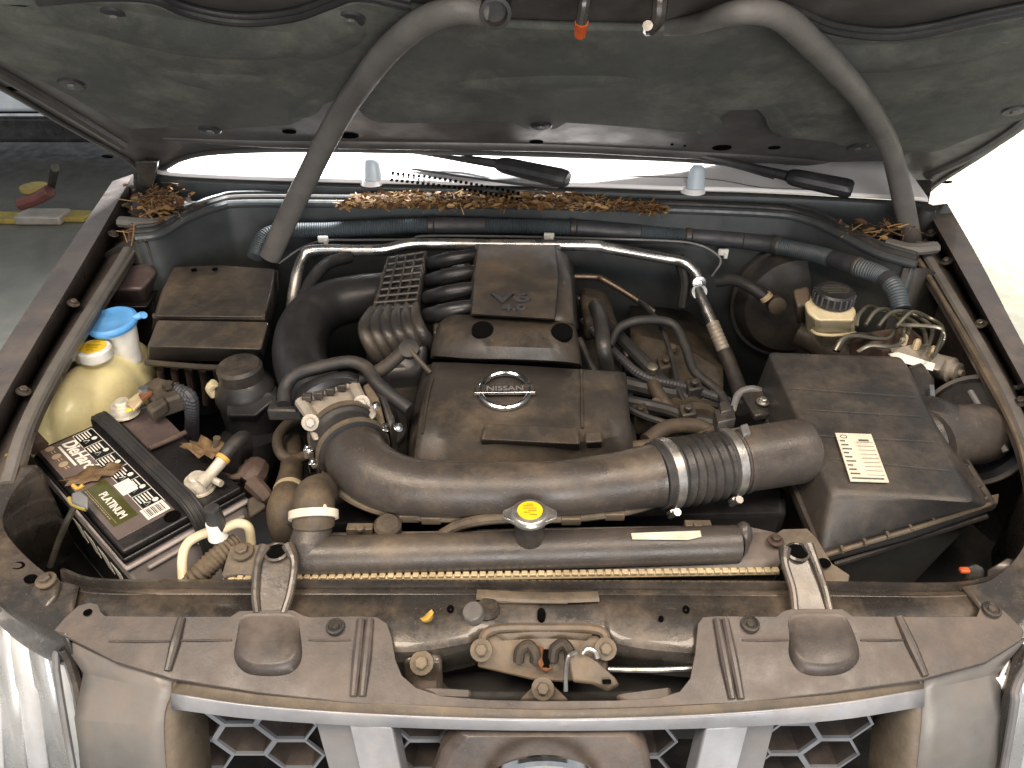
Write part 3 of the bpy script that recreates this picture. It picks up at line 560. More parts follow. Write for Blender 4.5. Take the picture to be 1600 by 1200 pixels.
# ================================================================== HOOD LATCH
lc = p(850, 1020, .95)
la = thing('hood_latch', lc, 'dusty steel hood latch bolted in the middle of the front crossmember', 'latch')
lz = .962
pl = part('latch_plate', 'latch', la, lambda b: b.slab([p(748, 1010, .962), p(772, 985, .968), p(930, 985, .968), p(950, 1010, .962), p(950, 1048, .945), p(920, 1060, .940), p(880, 1066, .938), p(830, 1062, .938), p(746, 1042, .945)], (0, .004, -.006)), bev=.002)
part('plate_rim', 'latch', pl, lambda b: b.tube([p(750, 1012, .965), p(768, 984, .974), p(850, 981, .976), p(934, 984, .974), p(950, 1010, .965)], .006, 8, 5))
part('back_cup', 'latch', pl, lambda b: b.grid([[p(775, 990, .975), p(850, 986, .977), p(925, 990, .975)], [p(790, 1004, .958), p(850, 1002, .957), p(912, 1004, .958)], [p(795, 1014, .955), p(850, 1014, .953), p(908, 1014, .955)]], 5), solid=.002)
part('catch_slot', 'holeshade', pl, lambda b: b.box(p(852, 1030, .957), (.010, .026, .006)), bev=.002)
part('catch_rust', 'rust', pl, lambda b: b.tube([p(845, 1012, .962), p(843, 1030, .960), p(850, 1044, .956), p(860, 1042, .956)], .0035, 8, 4))
for u, v in ((822, 1018), (876, 1016)): part('catch_jaw', 'grime', pl, lambda b: b.tube([p(u-12, v+16, .955), p(u-9, v-2, .966), p(u+4, v-10, .970), p(u+14, v+2, .966), p(u+14, v+16, .956)], .0065, 10, 5))
part('hook_lever', 'latch', la, lambda b: b.slab([p(886, 1024, .975), p(912, 1018, .975), p(936, 1034, .970), p(962, 1058, .955), (p(968, 1068, .950)), p(950, 1078, .946), p(925, 1066, .955), p(895, 1062, .958)], (0, 0, -.006)), bev=.002)
part('lever_guide', 'steel', la, lambda b: b.tube([p(884, 1080, .952), p(884, 1050, .966), p(888, 1026, .980), p(900, 1020, .980)], .0045, 8, 5, flat=.6))
part('spring_eye', 'steel', la, lambda b: b.tube([p(910, 1022, .980), p(918, 1014, .984), p(930, 1018, .982), p(934, 1028, .976)], .003, 8, 5))
part('lever_hole', 'holeshade', la, lambda b: b.box(p(948, 1065, .956), (.010, .005, .003)), bev=.001)
part('release_cable', 'steel', la, lambda b: b.tube([p(950, 1046, .95), p(1020, 1047, .952), p(1090, 1044, .955)], .003, 8, 4))
part('lower_stay', 'latch', la, lambda b: b.slab([p(838, 1066, .942), p(862, 1066, .942), p(888, 1092, .93), p(812, 1092, .93)], (0, 0, -.008)), bev=.002)
for u, v, z in ((752, 1016, .968), (946, 1014, .968), (848, 1076, .943)): bolt(la, p(u, v, z), (0, -.55, .8), .0075, 'tanplate', h=.008)
bk = thing('latch_bracket', p(660, 1060, .93), 'black bracket with one bolt in the opening left of the hood latch', 'bracket')
part('bracket_plate', 'support', bk, lambda b: b.slab([p(630, 1032, .955), p(640, 1022, .958), p(680, 1022, .958), p(690, 1032, .955), p(692, 1080, .92), p(632, 1080, .92)], (0, .01, -.004)), bev=.003)
bolt(bk, p(659, 1036, .957), (0, -.5, .8), .008, 'tanplate', h=.008)
# dark structure beneath the front opening
part('lower_beam', 'dark', car, lambda b: b.box((0.03, -.12, .86), (1.1, .05, .06)), bev=.01)

# ================================================================== GRILLE
gr = thing('grille', V((.03, -.22, .75)), 'silver painted grille with honeycomb openings below the front cover', 'grille')
GU = [268, 400, 600, 850, 1100, 1300, 1444]
ga = [p(u, v, .960) for u, v in zip(GU, (1061, 1083, 1099, 1109, 1101, 1082, 1059))]
gb = [p(u, v, .955) for u, v in zip(GU, (1083, 1102, 1116, 1123, 1116, 1099, 1076))]
gc = [p(u, v, .936) for u, v in zip(GU, (1108, 1124, 1136, 1142, 1138, 1126, 1104))]
part('top_lip', 'tanplate', gr, lambda b: b.grid([[q+V((0, .012, -.012)) for q in ga], ga, gb], 5), solid=.002)
part('top_bar', 'silver', gr, lambda b: b.grid([gb, [q.lerp(s, .12)+V((0, -.0015, .0)) for q, s in zip(gb, gc)], gc, [q+V((0, .03, -.004)) for q in gc]], 5), solid=.003, ang=50)
for fa, si in ((((544, 1128), (612, 1132), (645, 1290), (580, 1290)), ((484, 1126), (550, 1130), (582, 1290), (530, 1290))),
               (((1104, 1134), (1172, 1130), (1130, 1290), (1066, 1290)), ((1166, 1130), (1222, 1124), (1180, 1290), (1125, 1290)))):
    F_ = [p(u, v, z) for (u, v), z in zip(fa, (.938, .938, .83, .83))]
    br = part('slanted_bar', 'silver', gr, lambda b: b.prism(F_, [q+V((0, .03, -.005)) for q in F_]), bev=.004, seg=3)
    S_ = [p(u, v, z)+V((0, .012, 0)) for (u, v), z in zip(si, (.934, .934, .825, .825))]
    part('bar_side', 'silverdark', gr, lambda b: b.prism(S_, [q+V((0, .03, -.005)) for q in S_]), bev=.004)
def hexmesh(u0, u1, yy, ox, oz):
    b = MB(); B2 = MB(); Rr = .037; w_ = Rr*1.5; hh = Rr*math.sqrt(3)
    a = py(u0, 1140, yy); c = py(u1, 1140, yy)
    i0 = int(a.x/w_)-1
    for i in range(i0, int(c.x/w_)+2):
        for k in range(-5, 3):
            cx = i*w_+ox; cz = .92+oz+k*hh+(hh/2 if i % 2 else 0)
            if cx-Rr < a.x-.03 or cx+Rr > c.x+.012 or cz > .912 or cz < .78: continue
            o_ = [V((cx+Rr*1.0*math.cos(math.pi/3*j), yy, cz+Rr*1.0*math.sin(math.pi/3*j))) for j in range(6)]
            n_ = [V((cx+Rr*.90*math.cos(math.pi/3*j), yy, cz+Rr*.90*math.sin(math.pi/3*j))) for j in range(6)]
            n2 = [V((cx+Rr*.84*math.cos(math.pi/3*j), yy+.022, cz+Rr*.84*math.sin(math.pi/3*j))) for j in range(6)]
            o2 = [q+V((0, .022, 0)) for q in o_]
            n1 = [q+V((0, .004, 0)) for q in n_]
            b.rings([[q+V((0, .004, 0)) for q in o_], o_, n_, n1], True, False)
            n2 = [V((cx+Rr*.70*math.cos(math.pi/3*j), yy+.05, cz-.004+Rr*.70*math.sin(math.pi/3*j))) for j in range(6)]
            B2.rings([n1, n2], True, False)
    return b, B2
for u0, u1, ox, oz, yy in ((292, 530, .012, -.012, -.170), (612, 725, .01, -.008, -.192), (980, 1095, -.012, -.010, -.192), (1185, 1415, .0, -.010, -.170)):
    hb1, hb2 = hexmesh(u0, u1, yy, ox, oz)
    if not hb1.v: continue
    hm = build('honeycomb', hb1, 'meshgrey', gr, ang=25); build('cell_walls', hb2, 'panel', hm, ang=25)
    a = py(u0, 1140, -.15); c = py(u1, 1140, -.15)
    part('mesh_shade_backing', 'dark', gr, lambda b: b.grid([[V((a.x-.03, -.105, .95)), V((c.x+.03, -.105, .95))], [V((a.x-.03, -.105, .76)), V((c.x+.03, -.105, .76))]], 1), solid=.003)  # dark sheet stands in for the shade behind the honeycomb
# centre badge field
part('badge_field', 'panel', gr, lambda b: b.slab([p(720, 1150, .93), p(990, 1150, .93), p(1015, 1180, .91), p(1030, 1290, .83), p(650, 1290, .83), p(690, 1180, .91)], (0, .03, 0)), bev=.008, seg=3)
bc = p(850, 1183, .928)+V((0, -.010, -.055))
part('badge_ring', 'chrome', gr, lambda b: b.tube([bc+V((math.cos(t)*.062, .0, math.sin(t)*.062)) for t in [2*math.pi*k/24 for k in range(24)]], .0075, 10, 2, closed=True, flat=1.0))
for s, (T0, T1, T2, T3) in ((-1, ([(92, 994, .972), (180, 1036, .966), (270, 1062, .961)], [(130, 1052, .940), (184, 1064, .944), (268, 1084, .950)], [(116, 1122, .905), (174, 1130, .910), (256, 1132, .918)], [(138, 1275, .80), (180, 1280, .80), (266, 1280, .81)])),
                            (1, ([(1604, 998, .972), (1530, 1037, .966), (1442, 1060, .961)], [(1560, 1052, .940), (1502, 1066, .944), (1440, 1078, .950)], [(1572, 1116, .905), (1516, 1126, .910), (1440, 1128, .918)], [(1540, 1275, .80), (1502, 1280, .80), (1424, 1280, .81)]))):
    g_ = part('filler_panel', 'sidepanel', gr, lambda b: b.grid([P(*T0), P(*T1), P(*T2), P(*T3)], 3), solid=.003, ang=14)
    e = [p(*T0[2]), p(*T1[2]), p(*T2[2]), p(*T3[2])]
    part('panel_return', 'tanplate', gr, lambda b: b.grid([e, [q+V((-s*.012, .016, 0)) for q in e], [q+V((-s*.030, .05, 0)) for q in e]], 4), solid=.003)
# ================================================================== HEADLIGHTS
def clear_mat():
    m = bpy.data.materials.new('clear_lens'); m.use_nodes = True; nt = m.node_tree; N = nt.nodes; N.remove(N['Principled BSDF'])
    t = N.new('ShaderNodeBsdfTransparent'); g = N.new('ShaderNodeBsdfGlossy'); g.inputs['Roughness'].default_value = .03; mx = N.new('ShaderNodeMixShader'); fr_ = N.new('ShaderNodeFresnel'); fr_.inputs[0].default_value = 1.5
    nt.links.new(fr_.outputs[0], mx.inputs[0]); nt.links.new(t.outputs[0], mx.inputs[1]); nt.links.new(g.outputs[0], mx.inputs[2]); nt.links.new(mx.outputs[0], N['Material Output'].inputs[0]); return m
MT['clear'] = clear_mat()
def headlight(s, top, mid, bot, lab):
    hd = thing('headlight', p(*mid[0])+V((0, .05, -.1)), lab, 'headlight', 'front headlights')
    T, M_, B_ = P(*top), P(*mid), P(*bot)
    part('housing', 'lampwhite', hd, lambda b: b.grid([[q+V((0, .03, -.010)) for q in T], [q+V((0, .03, -.028)) for q in M_], [q+V((0, .06, -.01)) for q in B_]], 2), solid=.003, ang=20)
    part('lens', 'clear', hd, lambda b: b.grid([[q+V((0, .008, 0)) for q in T], T, M_, B_], 4), ang=50)
    for k in range(5):
        t = (k+.5)/5
        q = T[0].lerp(T[-1], t); r = M_[0].lerp(M_[-1], t); w_ = B_[0].lerp(B_[-1], t)
        part('reflector_step', 'reflector' if k % 2 else 'lampwhite', hd, lambda b: b.grid([[q+V((-.016, .02, -.014)), q+V((.016, .022, -.012))], [r+V((-.016, .024, -.016)), r+V((.016, .014, -.022))], [w_+V((-.016, .045, 0)), w_+V((.016, .035, 0))]], 1), solid=.004)
    part('lens_rim', 'silverdark', hd, lambda b: b.tube([q+V((0, .004, .002)) for q in T]+[M_[-1], B_[-1]], .0045, 8, 4))
headlight(-1, [(-60, 930, .965), (0, 962, .962), (50, 988, .958), (92, 1015, .952)], [(-60, 1010, .93), (0, 1035, .925), (45, 1040, .925), (88, 1045, .935)], [(-60, 1270, .78), (0, 1270, .78), (60, 1270, .78), (126, 1270, .79)], 'clear headlight glaring white in the lower left corner')
headlight(1, [(1700, 960, .965), (1640, 1000, .962), (1605, 1050, .958), (1588, 1085, .950)], [(1700, 1040, .93), (1650, 1060, .925), (1610, 1090, .925), (1584, 1110, .93)], [(1680, 1270, .78), (1640, 1270, .78), (1600, 1270, .78), (1556, 1270, .79)], 'clear headlight partly visible in the lower right corner')
for a in ([(100, 1012), (112, 1040), (128, 1110), (142, 1270)], [(1594, 1010), (1580, 1060), (1566, 1130), (1552, 1270)]):
    part('corner_seal', 'support', car, lambda b: b.tube([p(u, v, z) for (u, v), z in zip(a, (.955, .935, .89, .78))], .012, 8, 4, flat=.6))
# ================================================================== RADIATOR
rad = thing('radiator', p(820, 880, .62), 'black radiator top tank with cream crimped core edge behind the crossmember', 'radiator')
tank = part('top_tank', 'duct', rad, lambda b: b.tube([p(466, 868, .992), p(474, 868, .994), p(500, 868, .995), (p(820, 860, .995)), p(1120, 851, .995), p(1150, 850, .995), p(1160, 850, .992)], [.012, .021, .0245, .0245, .0245, .022, .010], 20, 5))
part('tank_shelf', 'panel', rad, lambda b: b.slab([p(520, 832, .999), p(745, 828, .999), p(745, 826, .999), p(1160, 820, .999), p(1215, 832, .992), p(1225, 870, .986), p(1215, 888, .978), p(800, 899, .975), p(460, 904, .975), p(470, 880, .98)], (0, 0, -.025)), bev=.003)
part('tank_end', 'duct', rad, lambda b: b.ell(p(1160, 838, 1.002), (.012, .016, .022), 16, 10))
part('tank_neck', 'plastic', rad, lambda b: b.slab([p(745, 832, 1.013), p(856, 830, 1.013), p(856, 848, 1.012), p(745, 850, 1.012)], (0, 0, -.03)), bev=.003)
part('elbow', 'duct', rad, lambda b: b.tube([p(482, 872, .994), p(484, 852, 1.004), p(489, 830, 1.016), p(490, 815, 1.024)], [.023, .026, .024, .0225], 18, 5))
cc_ = p(828, 803, 1.062)
part('filler_neck', 'plastic', rad, lambda b: b.lathe(V((cc_.x, cc_.y+.006, 1.016)), (0, 0, 1), [(0, 0), (.019, 0), (.0185, .040), (0, .040)], 20))
cc = p(828, 803, 1.062)
cap = part('radiator_cap', 'steel', rad, lambda b: (b.lathe(cc, (0, 0, 1), [(0, -.006), (.023, -.006), (.0245, -.002), (.022, .004), (.017, .0055), (0, .006)], 28), b.prism([cc+V((-.033, -.006, 0)), cc+V((-.02, -.014, .001)), cc+V((.02, -.014, .001)), cc+V((.033, -.006, 0)), cc+V((.033, .006, 0)), cc+V((.02, .014, .001)), cc+V((-.02, .014, .001)), cc+V((-.033, .006, 0))], [cc+V((-.033, -.006, -.005)), cc+V((-.02, -.014, -.005)), cc+V((.02, -.014, -.005)), cc+V((.033, -.006, -.005)), cc+V((.033, .006, -.005)), cc+V((.02, .014, -.005)), cc+V((-.02, .014, -.005)), cc+V((-.033, .006, -.005))])), bev=.0015)
sk = part('cap_sticker', 'yellow', cap, lambda b: b.lathe(cc+V((0, 0, .0056)), (0, 0, 1), [(0, 0), (.0155, 0), (.0155, .0007), (0, .0009)], 28))
part('sticker_print', 'brownink', cap, lambda b: [b.box(cc+V((x, y, .0068)), (w_, .0008, .0003)) for x, y, w_ in ((0, .010, .008), (-.002, .007, .012), (0, .003, .016), (.003, -.001, .010), (-.004, -.004, .007), (.004, -.008, .009))])
# crimp tabs, one by one
ce = part('core_edge', 'cream', rad, lambda b: b.tube([p(350, 907, .978), p(600, 904, .978), p(850, 900, .978), p(1216, 893, .978)], .0045, 8, 4))
tm = None
for i in range(66):
    t = i/65; u = 362+t*850; c = p(u, 903-t*12.5, .983)
    if tm is None:
        o = part('crimp_tab', 'cream', ce, lambda b: b.box(V((0, 0, 0))+wpos(ce), (.0078, .0075, .004)), bev=.001); tm = o.data
    else: o = o.copy(); COL.objects.link(o); o.parent = ce
    o.location = c-wpos(rad)
part('paper_strip', 'paper', tank, lambda b: b.slab([p(986, 833, 1.0205), p(1094, 829, 1.0205), p(1096, 838, 1.0205), p(1075, 843, 1.0200), p(988, 842, 1.0200)], (0, 0, -.001)))
for u, v in ((563, 828), (880, 842), (1090, 823)):
    part('tank_lug', 'tanplate', rad, lambda b: (b.box(p(u, v, 1.003), (.034, .012, .014)), b.lathe(p(u, v, 1.008), (0, 0, 1), [(0, 0), (.006, 0), (.006, .006), (0, .006)], 12)), bev=.0015)
part('overflow_boss', 'hose', rad, lambda b: b.lathe(p(608, 832, .995), (0, -.2, 1), [(0, 0), (.017, 0), (.018, .018), (.014, .022), (0, .022)], 20))
part('overflow_hose', 'hose', rad, lambda b: b.tube([p(690, 836, 1.0), p(715, 822, 1.01), p(748, 813, 1.02), p(800, 808, 1.022)], .0075, 10, 5))
part('core', 'dark', rad, lambda b: b.box(V((.0, .0, .78)), (.74, .03, .38)))
part('fan_shroud', 'plastic_clean', rad, lambda b: b.slab([p(420, 820, .97), p(1230, 800, .97), p(1230, 760, .95), p(420, 780, .95)], (0, 0, -.15)), bev=.01)
# top mounting straps
def strap_bracket(top, lab, hole, sides):
    t_ = thing('radiator_bracket', p(*top[-1]), lab, 'bracket', 'radiator brackets')
    part('strap', 'support', t_, lambda b: b.slab(P(*top), (0, 0, -.005)), bev=.003, seg=3)
    for sd in sides: part('rolled_edge', 'support', t_, lambda b: b.tube(P(*sd), [.005]*(len(sd)-1)+[.008], 10, 5))
    c = p(*hole); hh = part('hole_rim', 'support', t_, lambda b: b.lathe(c, (0, -.05, 1), [(.0118, 0), (.015, .001), (.0125, .003), (.0105, 0)], 24))
    part('hole', 'holeshade', t_, lambda b: b.lathe(c+V((0, 0, .0012)), (0, -.05, 1), [(0, 0), (.0118, 0), (.0118, .0006), (0, .0004)], 24))
strap_bracket([(404, 868, 1.018), (412, 853, 1.020), (426, 846, 1.020), (444, 847, 1.020), (456, 858, 1.018), (460, 880, 1.013), (452, 930, .998), (446, 958, .990), (394, 958, .990), (396, 930, .998), (400, 900, 1.008)], 'dark steel radiator strap with round hole, left one', (432, 863, 1.019), ([(402, 958, .990), (399, 925, 1.001), (403, 880, 1.016), (414, 855, 1.021)], [(444, 958, .990), (454, 925, 1.001), (460, 880, 1.015), (450, 853, 1.021)]))
strap_bracket([(1222, 872, 1.018), (1224, 856, 1.020), (1238, 846, 1.020), (1256, 848, 1.020), (1266, 858, 1.018), (1276, 880, 1.013), (1292, 925, .998), (1300, 956, .990), (1242, 956, .990), (1236, 925, .998), (1228, 895, 1.008)], 'dark steel radiator strap with round hole, right one', (1246, 863, 1.019), ([(1242, 954, .990), (1238, 920, 1.001), (1226, 880, 1.016), (1226, 858, 1.021)], [(1296, 954, .990), (1288, 920, 1.001), (1274, 880, 1.015), (1262, 853, 1.021)]))
tb = thing('mounting_plate', p(375, 905, .95), 'tan dusty mounting plate with one bolt beside the battery', 'plate')
part('plate', 'tanplate', tb, lambda b: b.slab([p(346, 898, .990), p(360, 853, 1.0), p(410, 850, 1.0), p(402, 886, .992), p(398, 900, .985), p(372, 896, .988), p(352, 908, .982)], (0, 0, -.004)), bev=.002)
bolt(tb, p(379, 862, 1.0), (0, -.1, 1), .008, 'tanplate')
tb = thing('mounting_plate', p(1275, 890, .95), 'tan dusty mounting plate at the foot of the air filter box', 'plate')
part('plate', 'tanplate', tb, lambda b: b.slab([p(1212, 834, .990), p(1222, 827, .992), p(1262, 826, .992), p(1276, 840, .990), p(1300, 880, .980), p(1328, 898, .975), p(1326, 912, .970), p(1285, 914, .970), p(1240, 895, .975)], (0, 0, -.004)), bev=.002)
part('plate_hole', 'holeshade', tb, lambda b: b.lathe(p(1288, 880, .983), (0, 0, 1), [(0, 0), (.008, 0), (.008, .0012), (0, .0012)], 16))
bolt(tb, p(1212, 845, .996), (0, 0, 1), .006, 'redbrown')
# ================================================================== COOLANT HOSES
ch = thing('coolant_hose', p(490, 830, .9), 'fat dusty hose on the radiator inlet with a white spring clamp', 'hose')
part('hose', 'hose', ch, lambda b: b.tube([p(490, 822, 1.022), p(490, 804, 1.034), p(490, 786, 1.040), p(494, 772, 1.034), p(520, 764, 1.0), p(575, 760, .97)], [.026, .027, .0265, .025, .023, .022], 20, 6))
k = clampband(ch, p(490, 805, 1.0335), p(490, 786, 1.040)-p(490, 822, 1.022), .0300, .010, 'spring_clamp', 'paper')
for a, c in (((468, 800), (478, 792)), ((514, 798), (508, 788))): part('clamp_ear', 'paper', k, lambda b: b.tube([p(a[0], a[1], 1.045), p(c[0]-3, c[1]-1, 1.052), p(c[0], c[1]+6, 1.052)], .003, 8, 4))
ch = thing('coolant_hose', p(450, 830, .85), 'brown dusty bulging hose beside the radiator inlet hose', 'hose')
part('hose', 'hose', ch, lambda b: b.tube([p(458, 690, .93), p(456, 735, .95), p(450, 768, .965), p(446, 795, .965), p(450, 825, .945), p(462, 850, .90)], [.016, .018, .021, .026, .026, .022], 18, 6))
clampband(ch, p(452, 769, .965), p(450, 790, .968)-p(455, 745, .955), .0225, .007, 'spring_clamp', 'cream')
ch = thing('bypass_hose', p(440, 720, .85), 'thin brown hose curled in a hook left of the throttle', 'hose')
part('hose', 'hose', ch, lambda b: b.tube([p(470, 652, .96), p(448, 664, .965), p(434, 686, .965), p(440, 710, .96), p(460, 718, .955), p(495, 706, .95)], .0088, 12, 6))
ch = thing('heater_hose', p(500, 765, .85), 'short dusty hose with wire clamp under the intake elbow', 'hose')
part('hose', 'hose', ch, lambda b: b.tube([p(474, 768, .955), p(510, 763, .955), p(570, 762, .945)], .014, 14, 5))
clampband(ch, p(488, 766, .955), (1, .1, 0), .0148, .006, 'wire_clamp', 'tanplate')
# ================================================================== INTAKE DUCT
du = thing('intake_duct', p(800, 800, .95), 'dusty brown plastic intake duct sweeping across the front of the engine', 'duct')
main = part('duct_tube', 'duct', du, lambda b: b.tube([p(553, 704, 1.040), p(562, 721, 1.040), p(586, 742, 1.040), p(624, 757, 1.040), p(670, 763, 1.040), p(760, 765, 1.040), p(870, 763, 1.040), p(960, 753, 1.040), p(1012, 745, 1.040), p(1024, 743, 1.040)], [.0435, .0435, .042, .039, .0370, .0358, .0362, .0385, .0415, .043], 28, 6))
part('duct_flange', 'tanplate', main, lambda b: b.tube([p(502, 712, 1.020), p(510, 742, 1.018), p(528, 766, 1.016), (p(556, 785, 1.014)), p(600, 801, 1.012), p(660, 809, 1.012), p(760, 812, 1.012), p(880, 811, 1.012), p(960, 803, 1.012), p(1002, 794, 1.012), p(1028, 785, 1.012)], .0055, 8, 6))
for u, v in ((674, 811), (892, 812), (640, 808), (960, 805)): part('flange_tab', 'tanplate', main, lambda b: b.box(p(u, v, 1.012), (.026, .010, .012)), bev=.0015)
part('duct_shoulder', 'duct', main, lambda b: b.slab([p(586, 694, 1.040), p(604, 682, 1.040), p(612, 706, 1.036), p(628, 722, 1.03), p(610, 730, 1.03)], (0, 0, -.02)), bev=.004)
bm_ = part('throttle_boot', 'rubber', du, lambda b: b.tube([p(536, 672, 1.040), p(540, 681, 1.040), p(542, 685, 1.040), p(547, 694, 1.040), p(549, 698, 1.040), p(555, 708, 1.040)], [.049, .050, .0455, .0455, .050, .049], 28, 3))
for q, w_ in (((538, 676), .008), ((552, 703), .007)):
    k = clampband(du, p(q[0], q[1], 1.040), p(555, 708, 1.040)-p(536, 672, 1.040), .0505, w_, 'hose_clamp', 'tanplate')
for u, v in ((482, 700), (490, 722)):
    part('clamp_screw', 'chrome', du, lambda b: (b.lathe(p(u, v, 1.03), (.3, -.9, .3), [(0, 0), (.006, 0), (.006, .007), (.004, .009), (.004, .016), (0, .016)], 10), b.box(p(u+2, v+6, 1.026), (.014, .012, .016))), bev=.0008)
a0, a1_ = p(1022, 744, 1.040), p(1142, 722, 1.034); ax = (a1_-a0)
bel = part('bellows', 'plastic', du, lambda b: b.corr([a0.lerp(a1_, .17), a0.lerp(a1_, .5)+V((0, 0, -.002)), a0.lerp(a1_, .86)], .0455, .0135, .075, 30))
build('bellows_cuff', MB().tube([a0, a0.lerp(a1_, .2)], .046, 28, 1), 'rubber', du, bev=.002)
build('bellows_cuff', MB().tube([a0.lerp(a1_, .85), a1_.lerp(a0, -.02)], .046, 28, 1), 'rubber', du, bev=.002)
clampband(du, a0.lerp(a1_, .14), ax, .0475, .012, 'hose_clamp', 'steel', screw=(.1, -.72, -.45))
clampband(du, a0.lerp(a1_, .93), ax, .0475, .012, 'hose_clamp', 'steel', screw=(.1, -.72, -.45))
mf = part('sensor_housing', 'duct', du, lambda b: b.tube([p(1144, 722, 1.034), p(1160, 719, 1.034), p(1240, 706, 1.034), p(1258, 704, 1.034), p(1266, 703, 1.034)], [.0445, .0445, .0455, .044, .036], 28, 3))
part('housing_rim', 'duct', mf, lambda b: b.tube([p(1152, 721, 1.034), p(1158, 720, 1.034)], .0458, 28, 1))
sb = part('sensor_base', 'tanplate', mf, lambda b: b.slab([p(1122, 672, 1.075), p(1172, 664, 1.075), p(1178, 690, 1.073), p(1130, 698, 1.073)], (0, 0, -.012)), bev=.002)
part('sensor_plug', 'plastic', mf, lambda b: (b.slab([p(1116, 640, 1.09), p(1146, 632, 1.09), p(1150, 654, 1.09), p(1122, 660, 1.09)], (0, 0, -.022)), b.slab([p(1124, 628, 1.094), p(1140, 624, 1.094), p(1144, 640, 1.094), p(1127, 644, 1.094)], (0, 0, -.01))), bev=.002)
part('sensor_clip', 'silverdark', mf, lambda b: b.slab([p(1156, 664, 1.085), p(1168, 660, 1.085), p(1174, 676, 1.083), p(1162, 680, 1.083)], (0, 0, -.014)), bev=.002)
# ================================================================== THROTTLE BODY
th = thing('throttle_unit', p(530, 650, .95), 'tan dusty cast aluminium throttle body at the end of the intake duct', 'throttle')
cb_ = part('casting', 'cast', th, lambda b: b.prism([p(470, 630, 1.072), p(500, 612, 1.076), p(552, 599, 1.076), p(572, 618, 1.074), p(590, 645, 1.070), p(585, 655, 1.066), p(490, 690, 1.060), p(476, 658, 1.066)], [p(474, 632, .99)+V((0, 0, -.01)), p(500, 616, .99), p(552, 604, .99), p(570, 622, .99), p(586, 648, .98), p(580, 655, .98), p(494, 690, .97), p(480, 660, .98)]), bev=.006, seg=3)
part('casting_web', 'cast', th, lambda b: (b.tube([p(470, 628, 1.074), p(484, 648, 1.072), p(490, 662, 1.068)], .009, 10, 3), b.tube([p(552, 600, 1.078), p(560, 618, 1.076), p(568, 632, 1.072)], .009, 10, 3), b.tube([p(470, 628, 1.075), p(505, 612, 1.080), p(553, 600, 1.079)], .006, 10, 4)))
for u, v in ((485, 660), (565, 630)): bolt(th, p(u, v, 1.076), (.2, -.8, .5), .007, 'cast')
mo = part('motor_cover', 'tanplate', th, lambda b: b.slab([p(566, 602, 1.07), p(576, 596, 1.07), p(592, 620, 1.066), p(604, 668, 1.05), p(596, 676, 1.045), p(585, 652, 1.055), p(574, 625, 1.064)], (0, 0, -.06)), bev=.003)
part('motor_plug', 'plastic', th, lambda b: b.slab([p(578, 596, 1.072), p(598, 606, 1.068), p(618, 655, 1.05), p(608, 668, 1.045), p(594, 622, 1.064)], (0, 0, -.07)), bev=.004)
for u, v in ((588, 634), (602, 668), (622, 668)): bolt(th, p(u, v, 1.062), (.5, -.3, .7), .004, 'chrome')
col = thing('throttle_collar', p(500, 600, .95), 'black ribbed plastic collar arching over the throttle body', 'collar')
part('collar_shell', 'plastic_clean', col, lambda b: b.grid([P((456, 634, 1.05), (466, 606, 1.075), (500, 588, 1.09), (540, 580, 1.09), (562, 586, 1.08)), P((462, 638, 1.06), (474, 616, 1.085), (504, 598, 1.098), (540, 590, 1.098), (560, 598, 1.085)), P((464, 644, 1.05), (480, 624, 1.078), (508, 608, 1.088), (542, 598, 1.088), (562, 604, 1.07)), P((466, 648, .98), (482, 630, .98), (510, 614, .98), (545, 604, .98), (562, 610, .98))], 5), solid=.004)
part('collar_hose', 'rubber', col, lambda b: b.tube([p(444, 632, 1.05), p(446, 606, 1.062), p(462, 586, 1.075), p(500, 574, 1.085), p(545, 566, 1.085), p(572, 575, 1.08), p(592, 602, 1.07), p(640, 640, 1.05)], .0105, 12, 6))
part('collar_flange', 'plastic', col, lambda b: b.box(p(448, 640, 1.035), (.05, .03, .02)), bev=.003)
for i in range(5): part('collar_tooth', 'plastic', col, lambda b: b.box(p(480+i*18, 622-i*6, 1.083), (.013, .010, .010)), bev=.001)
# ================================================================== ENGINE
en = thing('engine', V((0, .42, .62)), 'dusty black engine with badged plastic covers in the middle of the bay', 'engine')
ec = part('front_engine_cover', 'cover', en, lambda b: b.grid([
    P((664, 572, 1.0), (676, 568, 1.03), (686, 566, 1.055), (790, 570, 1.060), (905, 577, 1.055), (968, 581, 1.047), (978, 584, 1.0)),
    P((654, 598, .995), (670, 594, 1.03), (680, 592, 1.054), (790, 596, 1.0585), (907, 602, 1.0535), (972, 606, 1.0455), (981, 608, .995)),
    P((644, 640, .99), (658, 640, 1.03), (668, 640, 1.048), (790, 644, 1.053), (910, 648, 1.048), (976, 646, 1.040), (984, 648, .99)),
    P((638, 688, .985), (648, 686, 1.025), (662, 684, 1.042), (760, 688, 1.046), (906, 690, 1.043), (980, 678, 1.035), (988, 680, .985)),
    P((636, 724, .98), (645, 724, 1.005), (656, 724, 1.012), (760, 726, 1.015), (905, 720, 1.013), (982, 708, 1.01), (990, 708, .98)),
    P((636, 734, .95), (645, 734, .95), (656, 734, .95), (760, 734, .95), (905, 730, .95), (982, 716, .95), (990, 716, .95))], 4), solid=.003, ang=50)
part('cover_boss', 'cover', ec, lambda b: b.prism(P((758, 662, 1.058), (904, 668, 1.057), (907, 694, 1.053), (750, 686, 1.054)), P((758, 662, 1.0), (904, 668, 1.0), (908, 722, .985), (748, 728, .985))), bev=.004, seg=3)
part('cover_boss', 'cover', ec, lambda b: b.prism(P((914, 676, 1.054), (940, 674, 1.053), (942, 690, 1.050), (914, 692, 1.050)), P((914, 676, 1.0), (940, 674, 1.0), (944, 718, .985), (916, 720, .985))), bev=.003)
